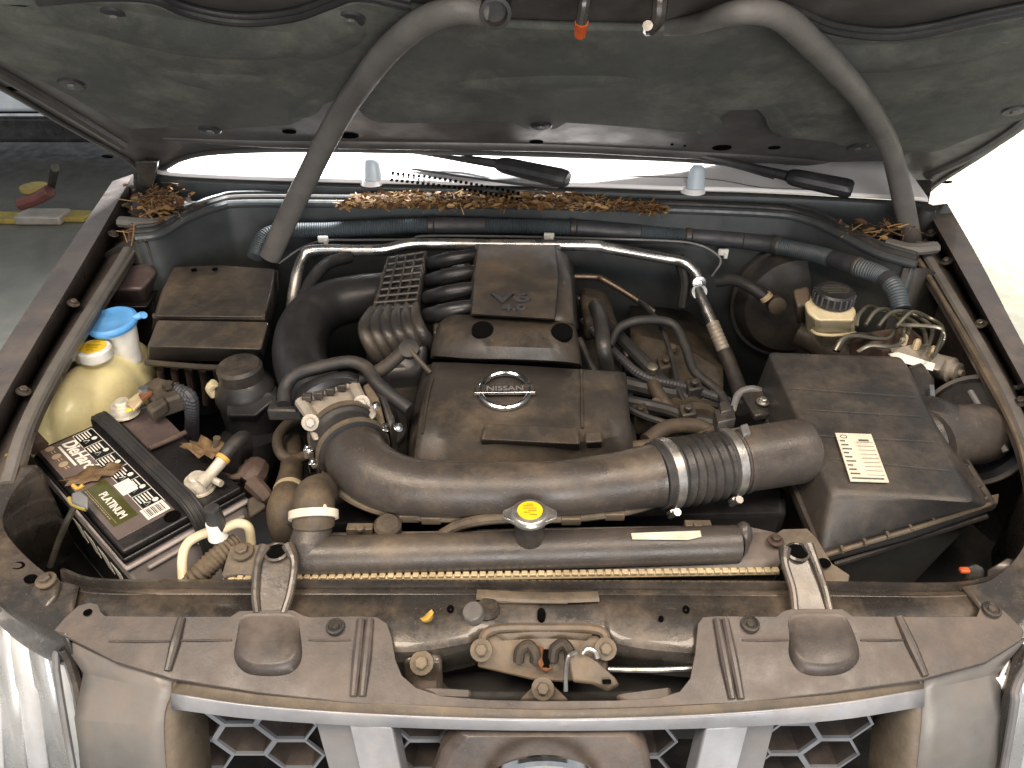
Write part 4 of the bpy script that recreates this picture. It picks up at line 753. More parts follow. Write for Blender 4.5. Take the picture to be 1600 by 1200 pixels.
part('cover_seam', 'cover', ec, lambda b: b.tube(P((908, 578, 1.057), (909, 606, 1.055), (910, 668, 1.049)), .002, 8, 4))
part('cover_seam', 'cover', ec, lambda b: b.tube(P((676, 592, 1.055), (668, 620, 1.052), (660, 678, 1.043)), .002, 8, 4))
# badge
bq = p(789, 611, 1.0605); bx = V((1, .02, 0)).normalized(); by = V((0, 1, .10)).normalized(); bz = bx.cross(by)
bg = part('badge', 'chrome', en, lambda b: b.tube([bq+bx*math.cos(t)*.0365+by*math.sin(t)*.040+bz*.002 for t in [2*math.pi*k/28 for k in range(28)]], .0042, 10, 2, closed=True))
part('badge_bar', 'cover', bg, lambda b: b.box(bq+bz*.003, (.086, .018, .005), (bx, by, bz)), bev=.001)
part('badge_bar_edge', 'chrome', bg, lambda b: (b.box(bq+bz*.004-by*.0095, (.090, .0022, .005), (bx, by, bz))), bev=.0005)
text('NISSAN', .0145, bq+bz*.0058-by*.0005, bx, by, 'silverdark', bg, 'badge_lettering', .0006, sx=1.15, bold=.0002, center=True)
# rear cover with the raised panel
rc = part('rear_engine_cover', 'cover', en, lambda b: b.grid([
    P((688, 494, 1.04), (700, 492, 1.075), (738, 492, 1.092), (800, 497, 1.096), (866, 500, 1.092), (892, 498, 1.072), (897, 500, 1.03)),
    P((680, 512, 1.03), (690, 511, 1.07), (738, 516, 1.088), (800, 520, 1.092), (868, 522, 1.088), (896, 518, 1.068), (902, 520, 1.03)),
    P((674, 538, 1.02), (682, 537, 1.06), (738, 540, 1.080), (800, 542, 1.084), (870, 544, 1.080), (900, 543, 1.060), (907, 545, 1.02)),
    P((672, 556, 1.01), (680, 556, 1.045), (738, 560, 1.062), (800, 561, 1.065), (870, 564, 1.062), (904, 568, 1.048), (910, 572, 1.0)),
    P((672, 562, 1.0), (680, 561, 1.03), (738, 565, 1.045), (800, 566, 1.05), (870, 569, 1.045), (904, 573, 1.03), (910, 576, .99))], 4), solid=.003, ang=50)
pn = part('raised_panel', 'cover', rc, lambda b: b.prism(P((748, 381, 1.118), (866, 383, 1.118), (872, 430, 1.115), (866, 498, 1.108), (800, 494, 1.109), (738, 490, 1.108), (742, 430, 1.115)), P((742, 381, 1.05), (876, 383, 1.05), (884, 430, 1.05), (872, 506, 1.06), (800, 503, 1.06), (732, 500, 1.06), (734, 430, 1.05))), bev=.006, seg=3)
part('panel_shoulder', 'cover', rc, lambda b: b.grid([P((866, 386, 1.108), (872, 430, 1.105), (868, 500, 1.096)), P((884, 396, 1.085), (892, 440, 1.085), (896, 505, 1.075)), P((896, 410, 1.02), (900, 450, 1.02), (904, 515, 1.02))], 5), solid=.003)
for u, v, z in ((754, 517, 1.0905), (878, 520, 1.0885)):
    part('bolt_well', 'holeshade', rc, lambda b: b.lathe(p(u, v, z), (0, -.35, 1), [(0, .001), (.0155, .004), (.0175, .004), (.0175, -.004)], 22))
tx = V((1, .03, 0)); ty = V((0, 1, .10))
text('V6', .034, p(799, 466, 1.1145), tx, ty, 'tape', rc, 'lettering', .003, sx=1.75, shear=0, bold=.0006, center=True)
text('4.0', .021, p(803, 481, 1.1125), tx, ty, 'tape', rc, 'lettering', .003, sx=1.6, bold=.0004, center=True)
# intake runners between covers
for i, (v, k) in enumerate(((398, 0), (424, 0), (450, 0), (478, 0))):
    part('runner', 'plastic_clean', en, lambda b: b.tube(P((745, v, 1.085), (718, v+4, 1.085), (690, v+10, 1.075), (668, v+16, 1.05)), [.012, .013, .014, .014], 12, 5, flat=1.0))
part('runner_bridge', 'plastic', en, lambda b: b.slab(P((690, 392, 1.07), (738, 388, 1.075), (734, 494, 1.06), (676, 520, 1.05), (684, 440, 1.06)), (0, 0, -.03)), bev=.006)
# waffle cover and ribs of the left manifold
wf = part('waffle_plate', 'plastic_clean', en, lambda b: b.slab(P((604, 404, 1.062), (668, 392, 1.068), (662, 440, 1.066), (652, 486, 1.062), (578, 490, 1.056), (588, 450, 1.058)), (0, 0, -.03)), bev=.003)
for i in range(5):
    t = i/4; part('waffle_bar', 'cover', wf, lambda b: b.tube([p(607+t*57, 402-t*8, 1.068), p(595+t*62, 446-t*6, 1.068), p(582+t*66, 490-t*6, 1.064)], .0028, 6, 4))
for k in range(9):
    s = k/8; part('waffle_bar', 'cover', wf, lambda b: b.tube([p(607-s*25, 403+s*80, 1.067), p(663-s*14, 394+s*84, 1.070)], .0024, 6, 1))
for i in range(6):
    part('manifold_rib', 'plastic', en, lambda b: b.tube([p(582+i*13.5, 484-i*1.2, 1.062), p(570+i*16, 508-i*2, 1.066), p(574+i*17, 530-i*2, 1.058), p(588+i*16.5, 556-i*4, 1.03), p(598+i*15, 568-i*4, 1.0)], [.008, .0115, .012, .0115, .010], 12, 5))
part('manifold_body', 'plastic_clean', en, lambda b: b.slab(P((572, 494, 1.05), (655, 486, 1.055), (668, 540, 1.04), (660, 580, 1.0), (600, 585, 1.0), (566, 520, 1.04)), (0, 0, -.08)), bev=.01)
part('plenum_pipe', 'plastic_clean', en, lambda b: b.tube(P((600, 462, 1.01), (560, 466, 1.015), (512, 478, 1.015), (480, 505, 1.01), (468, 545, 1.0), (478, 590, .99), (510, 620, .98)), [.045, .045, .046, .047, .047, .046, .044], 22, 6))
part('breather_hose', 'rubber', en, lambda b: b.tube(P((545, 402, 1.04), (512, 412, 1.05), (488, 438, 1.05), (474, 470, 1.04), (470, 495, 1.02)), .0125, 12, 6))
part('sensor_hose', 'rubber', en, lambda b: b.tube(P((560, 596, 1.05), (600, 575, 1.06), (632, 548, 1.07), (644, 545, 1.07)), .011, 12, 6))
part('sensor_lead', 'hose', en, lambda b: b.tube(P((640, 546, 1.078), (652, 560, 1.07), (672, 582, 1.05)), .004, 8, 4))
part('sensor_eye', 'rubber', en, lambda b: b.lathe(p(640, 548, 1.072), (0, -.5, .8), [(0, 0), (.016, 0), (.016, .010), (.008, .012), (0, .012)], 18))
part('block', 'dark', en, lambda b: b.box((-.01, .46, .80), (.42, .60, .34)), bev=.02)
part('valve_cover', 'grime', en, lambda b: b.slab(P((905, 440, 1.0), (950, 448, .99), (975, 520, .97), (985, 575, .95), (915, 570, .96)), (0, 0, -.12)), bev=.02, seg=3)
part('valve_cover', 'dark', en, lambda b: b.slab(P((990, 590, .93), (1100, 640, .92), (1110, 690, .90), (1000, 700, .92)), (0, 0, -.12)), bev=.02, seg=3)
part('vacuum_pipe', 'plastic', en, lambda b: b.tube(P((930, 478, 1.04), (938, 500, 1.05), (943, 540, 1.045), (948, 576, 1.0)), .013, 12, 5))
part('coil_pack', 'grime', en, lambda b: b.slab(P((905, 455, 1.03), (940, 462, 1.02), (955, 495, 1.01), (915, 500, 1.02)), (0, 0, -.05)), bev=.012, seg=3)
part('fuel_hose', 'rubber', en, lambda b: b.tube(P((952, 540, 1.0), (968, 512, 1.02), (1005, 500, 1.03), (1050, 506, 1.02), (1070, 540, 1.0), (1085, 580, .98), (1120, 610, .97), (1140, 640, .96)), .0085, 12, 6))
part('loom', 'rubber', en, lambda b: b.tube(P((955, 622, .98), (1040, 640, .97), (1080, 655, .96), (1130, 665, .96)), .011, 10, 5))
part('loom', 'hose', en, lambda b: b.tube(P((950, 702, .99), (1020, 694, 1.0), (1080, 688, .995), (1118, 672, 1.0)), .0085, 10, 5))
part('loom', 'rubber', en, lambda b: b.tube(P((945, 592, .96), (1030, 612, .96), (1080, 620, .95), (1130, 630, .95)), .014, 10, 5))
part('loom', 'grime', en, lambda b: b.tube(P((1018, 585, .975), (1025, 610, .97), (1045, 640, .95), (1060, 680, .92)), .012, 12, 5))
part('loom', 'rubber', en, lambda b: b.tube(P((620, 640, .99), (628, 670, .99), (615, 690, .98)), .010, 10, 5))
part('loom_plug', 'bronze', en, lambda b: b.lathe(p(1018, 580, .99), (0, -.2, 1), [(0, 0), (.010, 0), (.010, .012), (.006, .014), (0, .014)], 14))
part('coil_bolt', 'redbrown', en, lambda b: b.lathe(p(1025, 632, .97), (0, 0, 1), [(0, 0), (.008, 0), (.008, .008), (0, .008)], 8))
part('alternator', 'grime', en, lambda b: b.lathe(p(1060, 660, .90), (.2, -1, .3), [(0, 0), (.05, 0), (.058, .01), (.058, .06), (.05, .07), (0, .07)], 24))
part('copper_pipe', 'brasstint', en, lambda b: b.tube([py(u, v, y) for u, v, y in ((890, 432, .76), (930, 433, .76), (945, 438, .75), (985, 462, .73), (1022, 487, .71))], .0065, 12, 5))

# crowded wiring and hoses between the engine and the brake booster
part('ignition_loom', 'rubber', en, lambda b: b.tube(P((900, 470, 1.0), (960, 520, .99), (1000, 560, .98), (1040, 600, .965), (1100, 640, .95)), .012, 10, 6))
part('ignition_loom', 'tape', en, lambda b: b.corr(P((912, 500, 1.0), (970, 560, .985), (1010, 590, .98), (1075, 606, .97), (1140, 628, .96)), .008, .006, .08, 10))
for i, (u, v) in enumerate(((985, 545), (1040, 565), (1085, 600), (1000, 640), (1075, 640))):
    part('coil_plug', 'grime' if i % 2 else 'plastic', en, lambda b: (b.slab(P((u-14, v-8, .985), (u+8, v-12, .985), (u+15, v+6, .98), (u-8, v+10, .98)), (0, 0, -.04)), b.lathe(p(u, v, .985), (0, -.2, 1), [(0, 0), (.007, 0), (.007, .008), (0, .008)], 8)), bev=.003)
part('heater_hose', 'hose', en, lambda b: b.tube(P((1010, 690, .97), (1045, 668, .975), (1095, 668, .965), (1125, 690, .95)), .013, 12, 6))
part('vacuum_line', 'rubber', en, lambda b: b.tube(P((1000, 470, 1.0), (1030, 505, 1.0), (1050, 560, .985), (1065, 620, .965), (1100, 660, .95)), .005, 8, 6))
part('vacuum_line', 'rubber', en, lambda b: b.tube(P((905, 530, 1.03), (935, 590, 1.0), (985, 640, .985), (1060, 668, .975)), .006, 8, 6))
part('exhaust_shield', 'grime', en, lambda b: b.grid([P((985, 470, .86), (1060, 480, .86), (1120, 520, .86)), P((985, 520, .90), (1060, 540, .90), (1130, 580, .88)), P((990, 580, .86), (1060, 600, .86), (1130, 640, .84))], 4), solid=.003)
part('shield_bolt', 'tanplate', en, lambda b: b.lathe(p(1050, 545, .905), (0, -.2, 1), [(0, 0), (.010, 0), (.008, .007), (0, .008)], 8))
# ================================================================== AIR FILTER BOX
ab = thing('air_box', p(1390, 800, .75), 'large black dusty air filter box with a paper sticker, right of the engine', 'air filter box')
T = dict(bl=(1204, 551, 1.062), br=(1404, 559, 1.058), fr=(1518, 786, 1.030), fl=(1306, 770, 1.032))
def lid_fn(b):
    tq = P((1200, 549, 1.064), (1408, 557, 1.060), (1522, 785, 1.030), (1300, 769, 1.032)); bq_ = P((1176, 612, .985), (1420, 572, .99), (1550, 790, .975), (1280, 874, .962))
    def per(c, n=10, r=.10):
        o = []
        for i in range(4):
            a, q, nx = c[i], c[(i+1) % 4], c[(i+2) % 4]
            o += [a.lerp(q, r+(1-2*r)*k/n) for k in range(n+1)]
            for k in (1, 2):
                t = k/3; A = a.lerp(q, 1-r); B = q.lerp(nx, r); o.append(A.lerp(q, t).lerp(q.lerp(B, t), t))
        return o
    tp_, bp_ = per(tq, r=.045), per(bq_, r=.04); ct = sum(tq, V())/4
    R = [[q.lerp(s, t) for q, s in zip(bp_, tp_)] for t in (0, .3, .6, .88, .965)]
    R += [[q.lerp(ct, k)+V((0, 0, z)) for q in tp_] for k, z in ((.004, -.0015), (.022, .0004), (.06, .001), (.3, .0012), (.7, .0014), (.98, .0015))]
    b.rings(R)
lid = part('box_lid', 'airbox', ab, lid_fn, ang=75)
rim = part('lid_rim', 'airbox', ab, lambda b: b.tube(P((1412, 566, 1.0), (1470, 664, .99), (1548, 790, .975), (1420, 832, .970), (1284, 872, .964), (1232, 745, .975), (1182, 612, .985)), .0065, 8, 1, flat=1.6, flatdir=(0, 0, 1)))
part('rim_dust', 'tanplate', rim, lambda b: b.tube(P((1546, 788, .983), (1420, 829, .978), (1288, 868, .972)), .0035, 8, 1))
for i in range(7):
    t = (i+.5)/7; part('rim_tooth', 'tanplate', rim, lambda b: b.box(p(1298+t*250, 864-t*78, .980), (.004, .010, .006)), bev=.0008)
for i in range(6):
    t = (i+.6)/6.4; part('rim_tooth', 'plastic', rim, lambda b: b.box(p(1414+t*128, 570+t*212, 1.004-t*.022), (.010, .018, .006)), bev=.001)
part('box_base', 'airbox', ab, lambda b: b.prism(P((1200, 612, .975), (1416, 575, .985), (1542, 796, .968), (1298, 872, .957)), [p(1200, 612, .975)+V((.02, 0, -.2)), p(1416, 575, .985)+V((-.02, -.02, -.2)), p(1542, 796, .968)+V((-.05, .02, -.2)), p(1298, 872, .957)+V((.015, .02, -.2))]), bev=.008)
part('base_lip', 'plastic', ab, lambda b: b.tube(P((1540, 806, .955), (1430, 842, .950), (1302, 882, .946)), .005, 8, 1))
part('clip', 'latch', ab, lambda b: b.slab(P((1538, 776, .985), (1562, 770, .985), (1560, 786, .975), (1540, 792, .975)), (0, 0, -.006)), bev=.002)
for a, c, z in (((1232, 606), (1434, 620), 1.0575), ((1262, 640), (1440, 650), 1.052), ((1275, 680), (1462, 690), 1.047), ((1296, 716), (1484, 735), 1.041)):
    part('mould_line', 'airbox', lid, lambda b: b.tube([p(a[0], a[1], z), p((a[0]+c[0])/2, (a[1]+c[1])/2, z+.0005), p(c[0], c[1], z-.001)], .0004, 6, 3))
# sticker lies on the sloping lid
q0, q1, q2, q3 = p(1304, 679, 1.0465), p(1360, 681, 1.0462), p(1388, 756, 1.0360), p(1328, 754, 1.0362)
nz = (q1-q0).cross(q3-q0).normalized(); nz = nz if nz.z > 0 else -nz
def sp(a, c, o=.001): return q0.lerp(q1, a).lerp(q3.lerp(q2, a), c)+nz*(.0025+o)
st2 = part('sticker', 'paper', ab, lambda b: b.slab([sp(0, 0, .001), sp(1, 0, .001), sp(1, 1, .001), sp(0, 1, .001)], nz*-.0016))
def lines(b):
    for k in range(9):
        c = .16+k*.085
        b.slab([sp(.06, c, .0014), sp(.06+.14+.12*((k*7) % 3)/2, c, .0014), sp(.06+.14+.12*((k*7) % 3)/2, c+.028, .0014), sp(.06, c+.028, .0014)], nz*-.0003)
        b.slab([sp(.5, c+.03, .0014), sp(.95, c+.03, .0014), sp(.95, c+.037, .0014), sp(.5, c+.037, .0014)], nz*-.0003)
    b.slab([sp(.58, .13, .0014), sp(.86, .13, .0014), sp(.86, .17, .0014), sp(.58, .17, .0014)], nz*-.0003)
    b.slab([sp(.06, .93, .0014), sp(.9, .93, .0014), sp(.9, .96, .0014), sp(.06, .96, .0014)], nz*-.0003)
    b.tube([sp(.2+.09*math.cos(t), .08+.035*math.sin(t), .0012) for t in [math.pi*2*i/12 for i in range(12)]], .0006, 6, 1, closed=True)
part('sticker_print', 'greyink', st2, lines)
# snorkel at the right
part('snorkel', 'duct', ab, lambda b: b.tube(P((1450, 690, 1.0), (1470, 684, 1.0), (1490, 680, 1.0), (1530, 678, .995), (1548, 680, .99)), [.050, .048, .046, .046, .040], 24, 4))
part('snorkel_collar', 'plastic', ab, lambda b: b.tube(P((1440, 668, .995), (1458, 676, 1.0), (1480, 682, 1.0)), [.052, .053, .050], 24, 3))
part('latch_clip', 'plastic', ab, lambda b: b.slab(P((1412, 572, 1.035), (1440, 560, 1.035), (1462, 590, 1.03), (1466, 640, 1.02), (1446, 650, 1.02)), (0, 0, -.05)), bev=.010, seg=3)
part('clip_spring', 'alu', ab, lambda b: b.slab(P((1452, 600, 1.04), (1460, 600, 1.04), (1462, 624, 1.035), (1454, 626, 1.035)), (0, 0, -.02)), bev=.002)
part('mount_tab', 'plastic', ab, lambda b: b.slab(P((1152, 604, 1.01), (1180, 600, 1.01), (1204, 620, 1.005), (1206, 645, 1.0), (1180, 650, 1.0)), (0, 0, -.012)), bev=.003)
bolt(ab, p(1192, 628, 1.008), (0, -.1, 1), .006, 'steel')
hb = thing('hose_guide', p(1150, 630, .9), 'small grey curved sheet bracket left of the air filter box', 'bracket')
part('guide_sheet', 'silverdark', hb, lambda b: b.grid([P((1140, 640, 1.0), (1150, 612, 1.01), (1172, 602, 1.015), (1194, 606, 1.01)), P((1150, 642, 1.0), (1158, 620, 1.005), (1174, 612, 1.008), (1196, 616, 1.004))], 4), solid=.003)
# round resonator at the far right
rs = thing('resonator', p(1560, 700, .8), 'black round resonator disc with pale rim beside the right inner fender', 'resonator')
rc_ = p(1534, 668, .965)+V((-.012, 0, -.004)); rn = V((-.75, -.35, .55)).normalized()
part('disc', 'plastic_clean', rs, lambda b: b.lathe(rc_, rn, [(0, -.022), (.075, -.022), (.088, -.012), (.088, 0), (.075, .010), (0, .012)], 36))
part('rim_ring', 'greytube', rs, lambda b: b.lathe(rc_, rn, [(.085, -.002), (.0905, -.002), (.0905, .003), (.085, .003)], 40))
part('bright_strip', 'silverdark', rs, lambda b: b.tube(P((1516, 612, 1.03), (1545, 660, 1.02), (1572, 706, 1.0)), .0045, 8, 4))
# ================================================================== BRAKE BOOSTER AND FLUID RESERVOIR
bb = thing('brake_booster', py(1235, 500, .80), 'large round black brake booster on the firewall behind the fluid reservoir', 'brake booster')
bo = py(1236, 480, .80)
part('booster_shell', 'plastic', bb, lambda b: b.lathe(bo+V((0, .06, 0)), (0, -1, .12), [(0, 0), (.12, 0), (.125, .03), (.122, .05), (.105, .075), (.07, .088), (.03, .095), (0, .095)], 40))
part('shell_rim', 'plastic', bb, lambda b: b.lathe(bo+V((0, .02, .005)), (0, -1, .12), [(.118, -.006), (.130, -.006), (.130, .006), (.118, .006)], 40))
part('check_valve', 'hose', bb, lambda b: b.lathe(py(1210, 474, .70), (0, -1, .2), [(0, 0), (.018, 0), (.018, .02), (.010, .024), (0, .024)], 18))
part('vacuum_hose', 'rubber', bb, lambda b: b.tube([py(u, v, y) for u, v, y in ((1120, 440, .76), (1148, 438, .74), (1175, 450, .71), (1200, 468, .69))], .012, 12, 6))
part('hose_clamp', 'cream', bb, lambda b: b.tube([py(1194, 461, .695), py(1199, 467, .692)], .0135, 14, 1))
mc = thing('brake_fluid_reservoir', p(1295, 540, .92), 'ivory brake fluid reservoir with a black ribbed cap behind the air filter box', 'reservoir')
part('reservoir_body', 'ivory', mc, lambda b: b.prism(P((1254, 468, 1.06), (1280, 455, 1.065), (1322, 462, 1.065), (1338, 484, 1.06), (1336, 500, 1.055), (1276, 500, 1.055), (1262, 488, 1.058)), P((1248, 500, .94), (1276, 490, .94), (1322, 496, .94), (1336, 520, .94), (1330, 556, .94), (1282, 556, .94), (1264, 540, .94))), bev=.006, seg=3)
part('reservoir_seam', 'ivory', mc, lambda b: b.tube(P((1268, 516, 1.014), (1278, 522, 1.014), (1304, 524, 1.014), (1337, 520, 1.014)), .003, 8, 4))
part('reservoir_wing', 'hose', mc, lambda b: b.prism(P((1238, 452, 1.07), (1262, 446, 1.07), (1270, 470, 1.06), (1246, 480, 1.06)), P((1238, 470, 1.0), (1262, 466, 1.0), (1272, 500, .99), (1246, 510, .99))), bev=.006)
kc = p(1303, 462, 1.075)
kp = part('reservoir_cap', 'plastic_clean', mc, lambda b: b.lathe(kc+V((0, 0, -.012)), (0, -.05, 1), [(0, 0), (.034, 0), (.034, .020), (.031, .024), (0, .024)], 36))
for i in range(20):
    t = 2*math.pi*i/20; part('cap_rib', 'tape', kp, lambda b: b.box(kc+V((math.cos(t)*.0345, math.sin(t)*.0345, -.002)), (.004, .004, .018)), bev=.001)
part('cap_print', 'bronze', kp, lambda b: [b.box(kc+V((0, y, .0126)), (w_, .003, .0006)) for y, w_ in ((.016, .03), (.009, .044), (.002, .05), (-.005, .046), (-.012, .036))])
part('master_cylinder', 'grime', mc, lambda b: b.tube(P((1250, 520, .97), (1300, 545, .96), (1330, 560, .95)), .026, 16, 3))
part('reservoir_hose', 'rubber', mc, lambda b: b.tube(P((1308, 548, 1.01), (1320, 530, 1.025), (1345, 524, 1.025), (1370, 530, 1.01)), .006, 10, 5))
# ================================================================== ABS BLOCK AND PIPES
bl = thing('brake_block', p(1430, 570, .9), 'pale metal brake pipe block with looping pipes at the right inner fender', 'brake block')
part('block', 'cast', bl, lambda b: b.prism(P((1390, 545, 1.035), (1440, 535, 1.035), (1480, 560, 1.03), (1468, 580, 1.028), (1400, 558, 1.032)), P((1390, 560, .95), (1440, 555, .95), (1480, 575, .95), (1468, 595, .95), (1400, 580, .95))), bev=.004)
part('block_side', 'ink', bl, lambda b: b.slab(P((1388, 552, 1.037), (1404, 550, 1.037), (1462, 568, 1.034), (1458, 578, 1.030), (1400, 562, 1.034)), (0, 0, -.003)), bev=.001)
part('motor', 'cast', bl, lambda b: b.lathe(p(1478, 576, 1.0), (.5, -.8, .2), [(0, -.03), (.020, -.03), (.022, .01), (.016, .014), (.016, .022), (.006, .024), (.006, .030), (0, .030)], 20))
part('motor_body', 'redbrown', bl, lambda b: b.slab(P((1330, 520, 1.01), (1420, 505, 1.02), (1450, 530, 1.02), (1390, 545, 1.015)), (0, 0, -.06)), bev=.01)
for pts in (((1338, 510), (1342, 492), (1356, 479), (1372, 483), (1408, 500), (1412, 530)),
            ((1352, 508), (1366, 488), (1380, 483), (1400, 488), (1440, 512), (1448, 540)),
            ((1372, 510), (1390, 490), (1410, 486), (1425, 490), (1456, 512), (1450, 545)),
            ((1400, 510), (1420, 490), (1432, 488), (1450, 496), (1470, 508), (1472, 525), (1460, 555)),
            ((1304, 548), (1316, 530), (1335, 525), (1385, 530), (1400, 512), (1412, 508), (1462, 511), (1474, 520), (1472, 536), (1455, 560)),
            ((1340, 550), (1360, 540), (1395, 542), (1415, 528), (1422, 510))):
    part('brake_pipe', 'bronze', bl, lambda b: b.tube([p(u, v, 1.05+.012*math.sin(i*1.3)) for i, (u, v) in enumerate(pts)], .0036, 8, 5))
for u, v in ((1410, 538), (1430, 545), (1455, 556)): part('pipe_nut', 'cream', bl, lambda b: b.lathe(p(u, v, 1.034), (0, 0, 1), [(0, 0), (.006, 0), (.006, .014), (.004, .018), (0, .018)], 6))
# ================================================================== COOLANT TANK
tk = thing('coolant_tank', p(130, 620, .70), 'yellowed translucent plastic overflow tank behind the battery', 'tank')
def tank_fn(b):
    for u, v, z, r in ((72, 660, .93, (.042, .072, .075)), (66, 690, .86, (.05, .08, .10)), (120, 634, .94, (.046, .095, .074)), (165, 612, .935, (.045, .10, .070)), (192, 585, .935, (.040, .075, .070)), (140, 585, .94, (.085, .05, .055)), (130, 640, .85, (.12, .12, .09))):
        c = p(u, v, z); b.ell(c+V((0, .02, -.02)), r, 22, 14)
to = part('tank_body', 'yellowtank', tk, tank_fn)
q = to.modifiers.new('remesh', 'REMESH'); q.mode = 'VOXEL'; q.voxel_size = .005; q.use_smooth_shade = True
q = to.modifiers.new('smooth', 'SMOOTH'); q.iterations = 3; q.factor = .5
part('tank_neck', 'ivory', tk, lambda b: b.lathe(p(150, 566, .975), (0, 0, 1), [(0, 0), (.031, 0), (.029, .020), (.027, .030), (0, .030)], 26))
wc = p(148, 548, 1.012)
cp = part('tank_cap', 'white', tk, lambda b: b.lathe(wc, (0, 0, 1), [(0, -.012), (.028, -.012), (.0285, .004), (.026, .008), (0, .0085)], 28))
part('cap_ear', 'white', tk, lambda b: b.tube([wc+V((.01, .02, 0)), wc+V((.004, .034, 0))], .007, 10, 2))
part('cap_sticker', 'yellow', cp, lambda b: b.lathe(wc+V((0, 0, .0086)), (0, 0, 1), [(0, 0), (.0215, 0), (.0215, .0006), (0, .0008)], 28))
part('sticker_print', 'brownink', cp, lambda b: [b.box(wc+V((x, y, .0097)), (w_, .001, .0003)) for x, y, w_ in ((0, .014, .012), (0, .004, .026), (-.002, 0, .022), (0, -.006, .02), (0, -.013, .012))])
part('overflow_spout', 'ivory', tk, lambda b: b.tube([p(130, 560, .99), p(110, 559, .992), p(88, 562, .99)], .0068, 10, 3))
part('tank_boss', 'yellowtank', tk, lambda b: b.lathe(p(192, 546, .975), (0, 0, 1), [(0, -.02), (.013, -.02), (.012, .012), (.008, .012), (.008, .004), (0, .004)], 18))
wf_ = thing('washer_filler', p(182, 530, .93), 'washer fluid filler with a bright blue flip cap behind the yellow tank', 'washer filler')
nc = p(175, 500, 1.04)
part('funnel', 'white', wf_, lambda b: b.lathe(nc+V((.012, .0, -.085)), (-.10, 0, 1), [(0, 0), (.020, 0), (.024, .03), (.034, .078), (0, .08)], 26))
bc_ = part('cap', 'bluecap', wf_, lambda b: b.lathe(nc+V((0, 0, -.010)), (-.05, -.12, 1), [(0, 0), (.042, 0), (.044, .006), (.043, .010), (.038, .013), (.026, .011), (.012, .013), (0, .013)], 32))
part('cap_tab', 'bluecap', wf_, lambda b: b.tube([nc+V((.036, .006, 0)), nc+V((.05, .012, .004)), nc+V((.056, .006, .006))], .006, 10, 3))
part('cap_tab', 'bluecap', wf_, lambda b: b.tube([nc+V((-.034, -.02, -.006)), nc+V((-.046, -.022, -.008))], .006, 10, 2))
# ================================================================== FUSE BOXES
fb = thing('fuse_box', p(330, 520, .80), 'black two-step fuse box with dusty lids behind the battery', 'fuse box')
part('upper_lid', 'cover', fb, lambda b: b.prism(P((272, 417, 1.03), (342, 414, 1.032), (430, 420, 1.03), (424, 460, 1.025), (414, 496, 1.02), (240, 494, 1.02), (254, 452, 1.026)), P((264, 420, .96), (342, 420, .96), (438, 424, .96), (434, 470, .96), (418, 520, .96), (236, 518, .96), (246, 470, .96))), bev=.006, seg=3)
part('lower_lid', 'cover', fb, lambda b: b.prism(P((246, 500, 1.025), (420, 503, 1.025), (408, 546, 1.015), (230, 541, 1.015)), P((242, 510, .95), (424, 512, .95), (412, 566, .96), (230, 564, .96))), bev=.004, seg=3)
part('lid_step', 'cover', fb, lambda b: b.tube(P((240, 494, 1.014), (415, 497, 1.014)), .006, 8, 2))
for u, v in ((303, 422), (336, 421)): part('lid_hole', 'holeshade', fb, lambda b: b.lathe(p(u, v, 1.0325), (0, 0, 1), [(0, 0), (.006, 0), (.006, .0012), (0, .0012)], 14))
part('box_base', 'plastic_clean', fb, lambda b: b.prism(P((236, 545, .965), (408, 552, .965), (430, 440, .965), (258, 430, .965)), P((240, 560, .80), (400, 566, .80), (430, 460, .80), (262, 450, .80))), bev=.006)
part('base_ledge', 'cover', fb, lambda b: b.tube(P((228, 566, .965), (320, 574, .962), (400, 575, .96)), .006, 8, 2))
for i in range(5): part('fuse_lead', 'redbrown', fb, lambda b: b.tube(P((250+i*22, 578, .94), (254+i*22, 600, .90), (262+i*20, 630, .84)), .007, 8, 3))
rb_ = thing('relay_box', p(205, 480, .85), 'small black relay box with a reddish lid beside the left fender', 'relay box')
part('relay_lid', 'maroon', rb_, lambda b: b.prism(P((192, 416, 1.045), (232, 410, 1.045), (246, 425, 1.04), (222, 452, 1.03), (174, 452, 1.03)), P((184, 425, .98), (236, 418, .98), (252, 434, .98), (228, 474, .98), (172, 474, .98))), bev=.008, seg=3)
part('relay_body', 'plastic_clean', rb_, lambda b: b.prism(P((180, 440, .985), (250, 432, .985), (254, 445, .985), (230, 480, .985), (172, 480, .985)), P((182, 460, .80), (250, 450, .80), (254, 465, .80), (230, 500, .80), (176, 500, .80))), bev=.004)
# ================================================================== POWER STEERING RESERVOIR
ps = thing('steering_reservoir', p(390, 680, .72), 'dark cylindrical steering fluid reservoir with black cap behind the battery', 'reservoir')
pc = p(369, 566, 1.02)
part('reservoir_body', 'plastic_clean', ps, lambda b: b.lathe(pc+V((.01, 0, -.21)), (-.03, 0, 1), [(0, 0), (.040, 0), (.048, .02), (.050, .13), (.053, .15), (.048, .165), (.036, .18), (0, .18)], 30))
part('reservoir_cap', 'plastic', ps, lambda b: b.lathe(pc+V((.004, 0, -.032)), (-.03, -.02, 1), [(0, 0), (.037, 0), (.038, .022), (.034, .028), (.020, .026), (0, .027)], 28))
part('level_window', 'ivory', ps, lambda b: b.tube([pc+V((-.046, -.01, -.06)), pc+V((-.05, -.012, -.045)), pc+V((-.040, -.012, -.034))], .008, 10, 3))
part('mount_bracket', 'plastic_clean', ps, lambda b: b.prism(P((352, 622, .97), (425, 612, .975), (432, 600, .975), (436, 620, .97), (400, 650, .96), (356, 650, .96)), P((352, 640, .86), (425, 640, .86), (432, 630, .86), (440, 640, .86), (405, 680, .86), (356, 680, .86))), bev=.006)
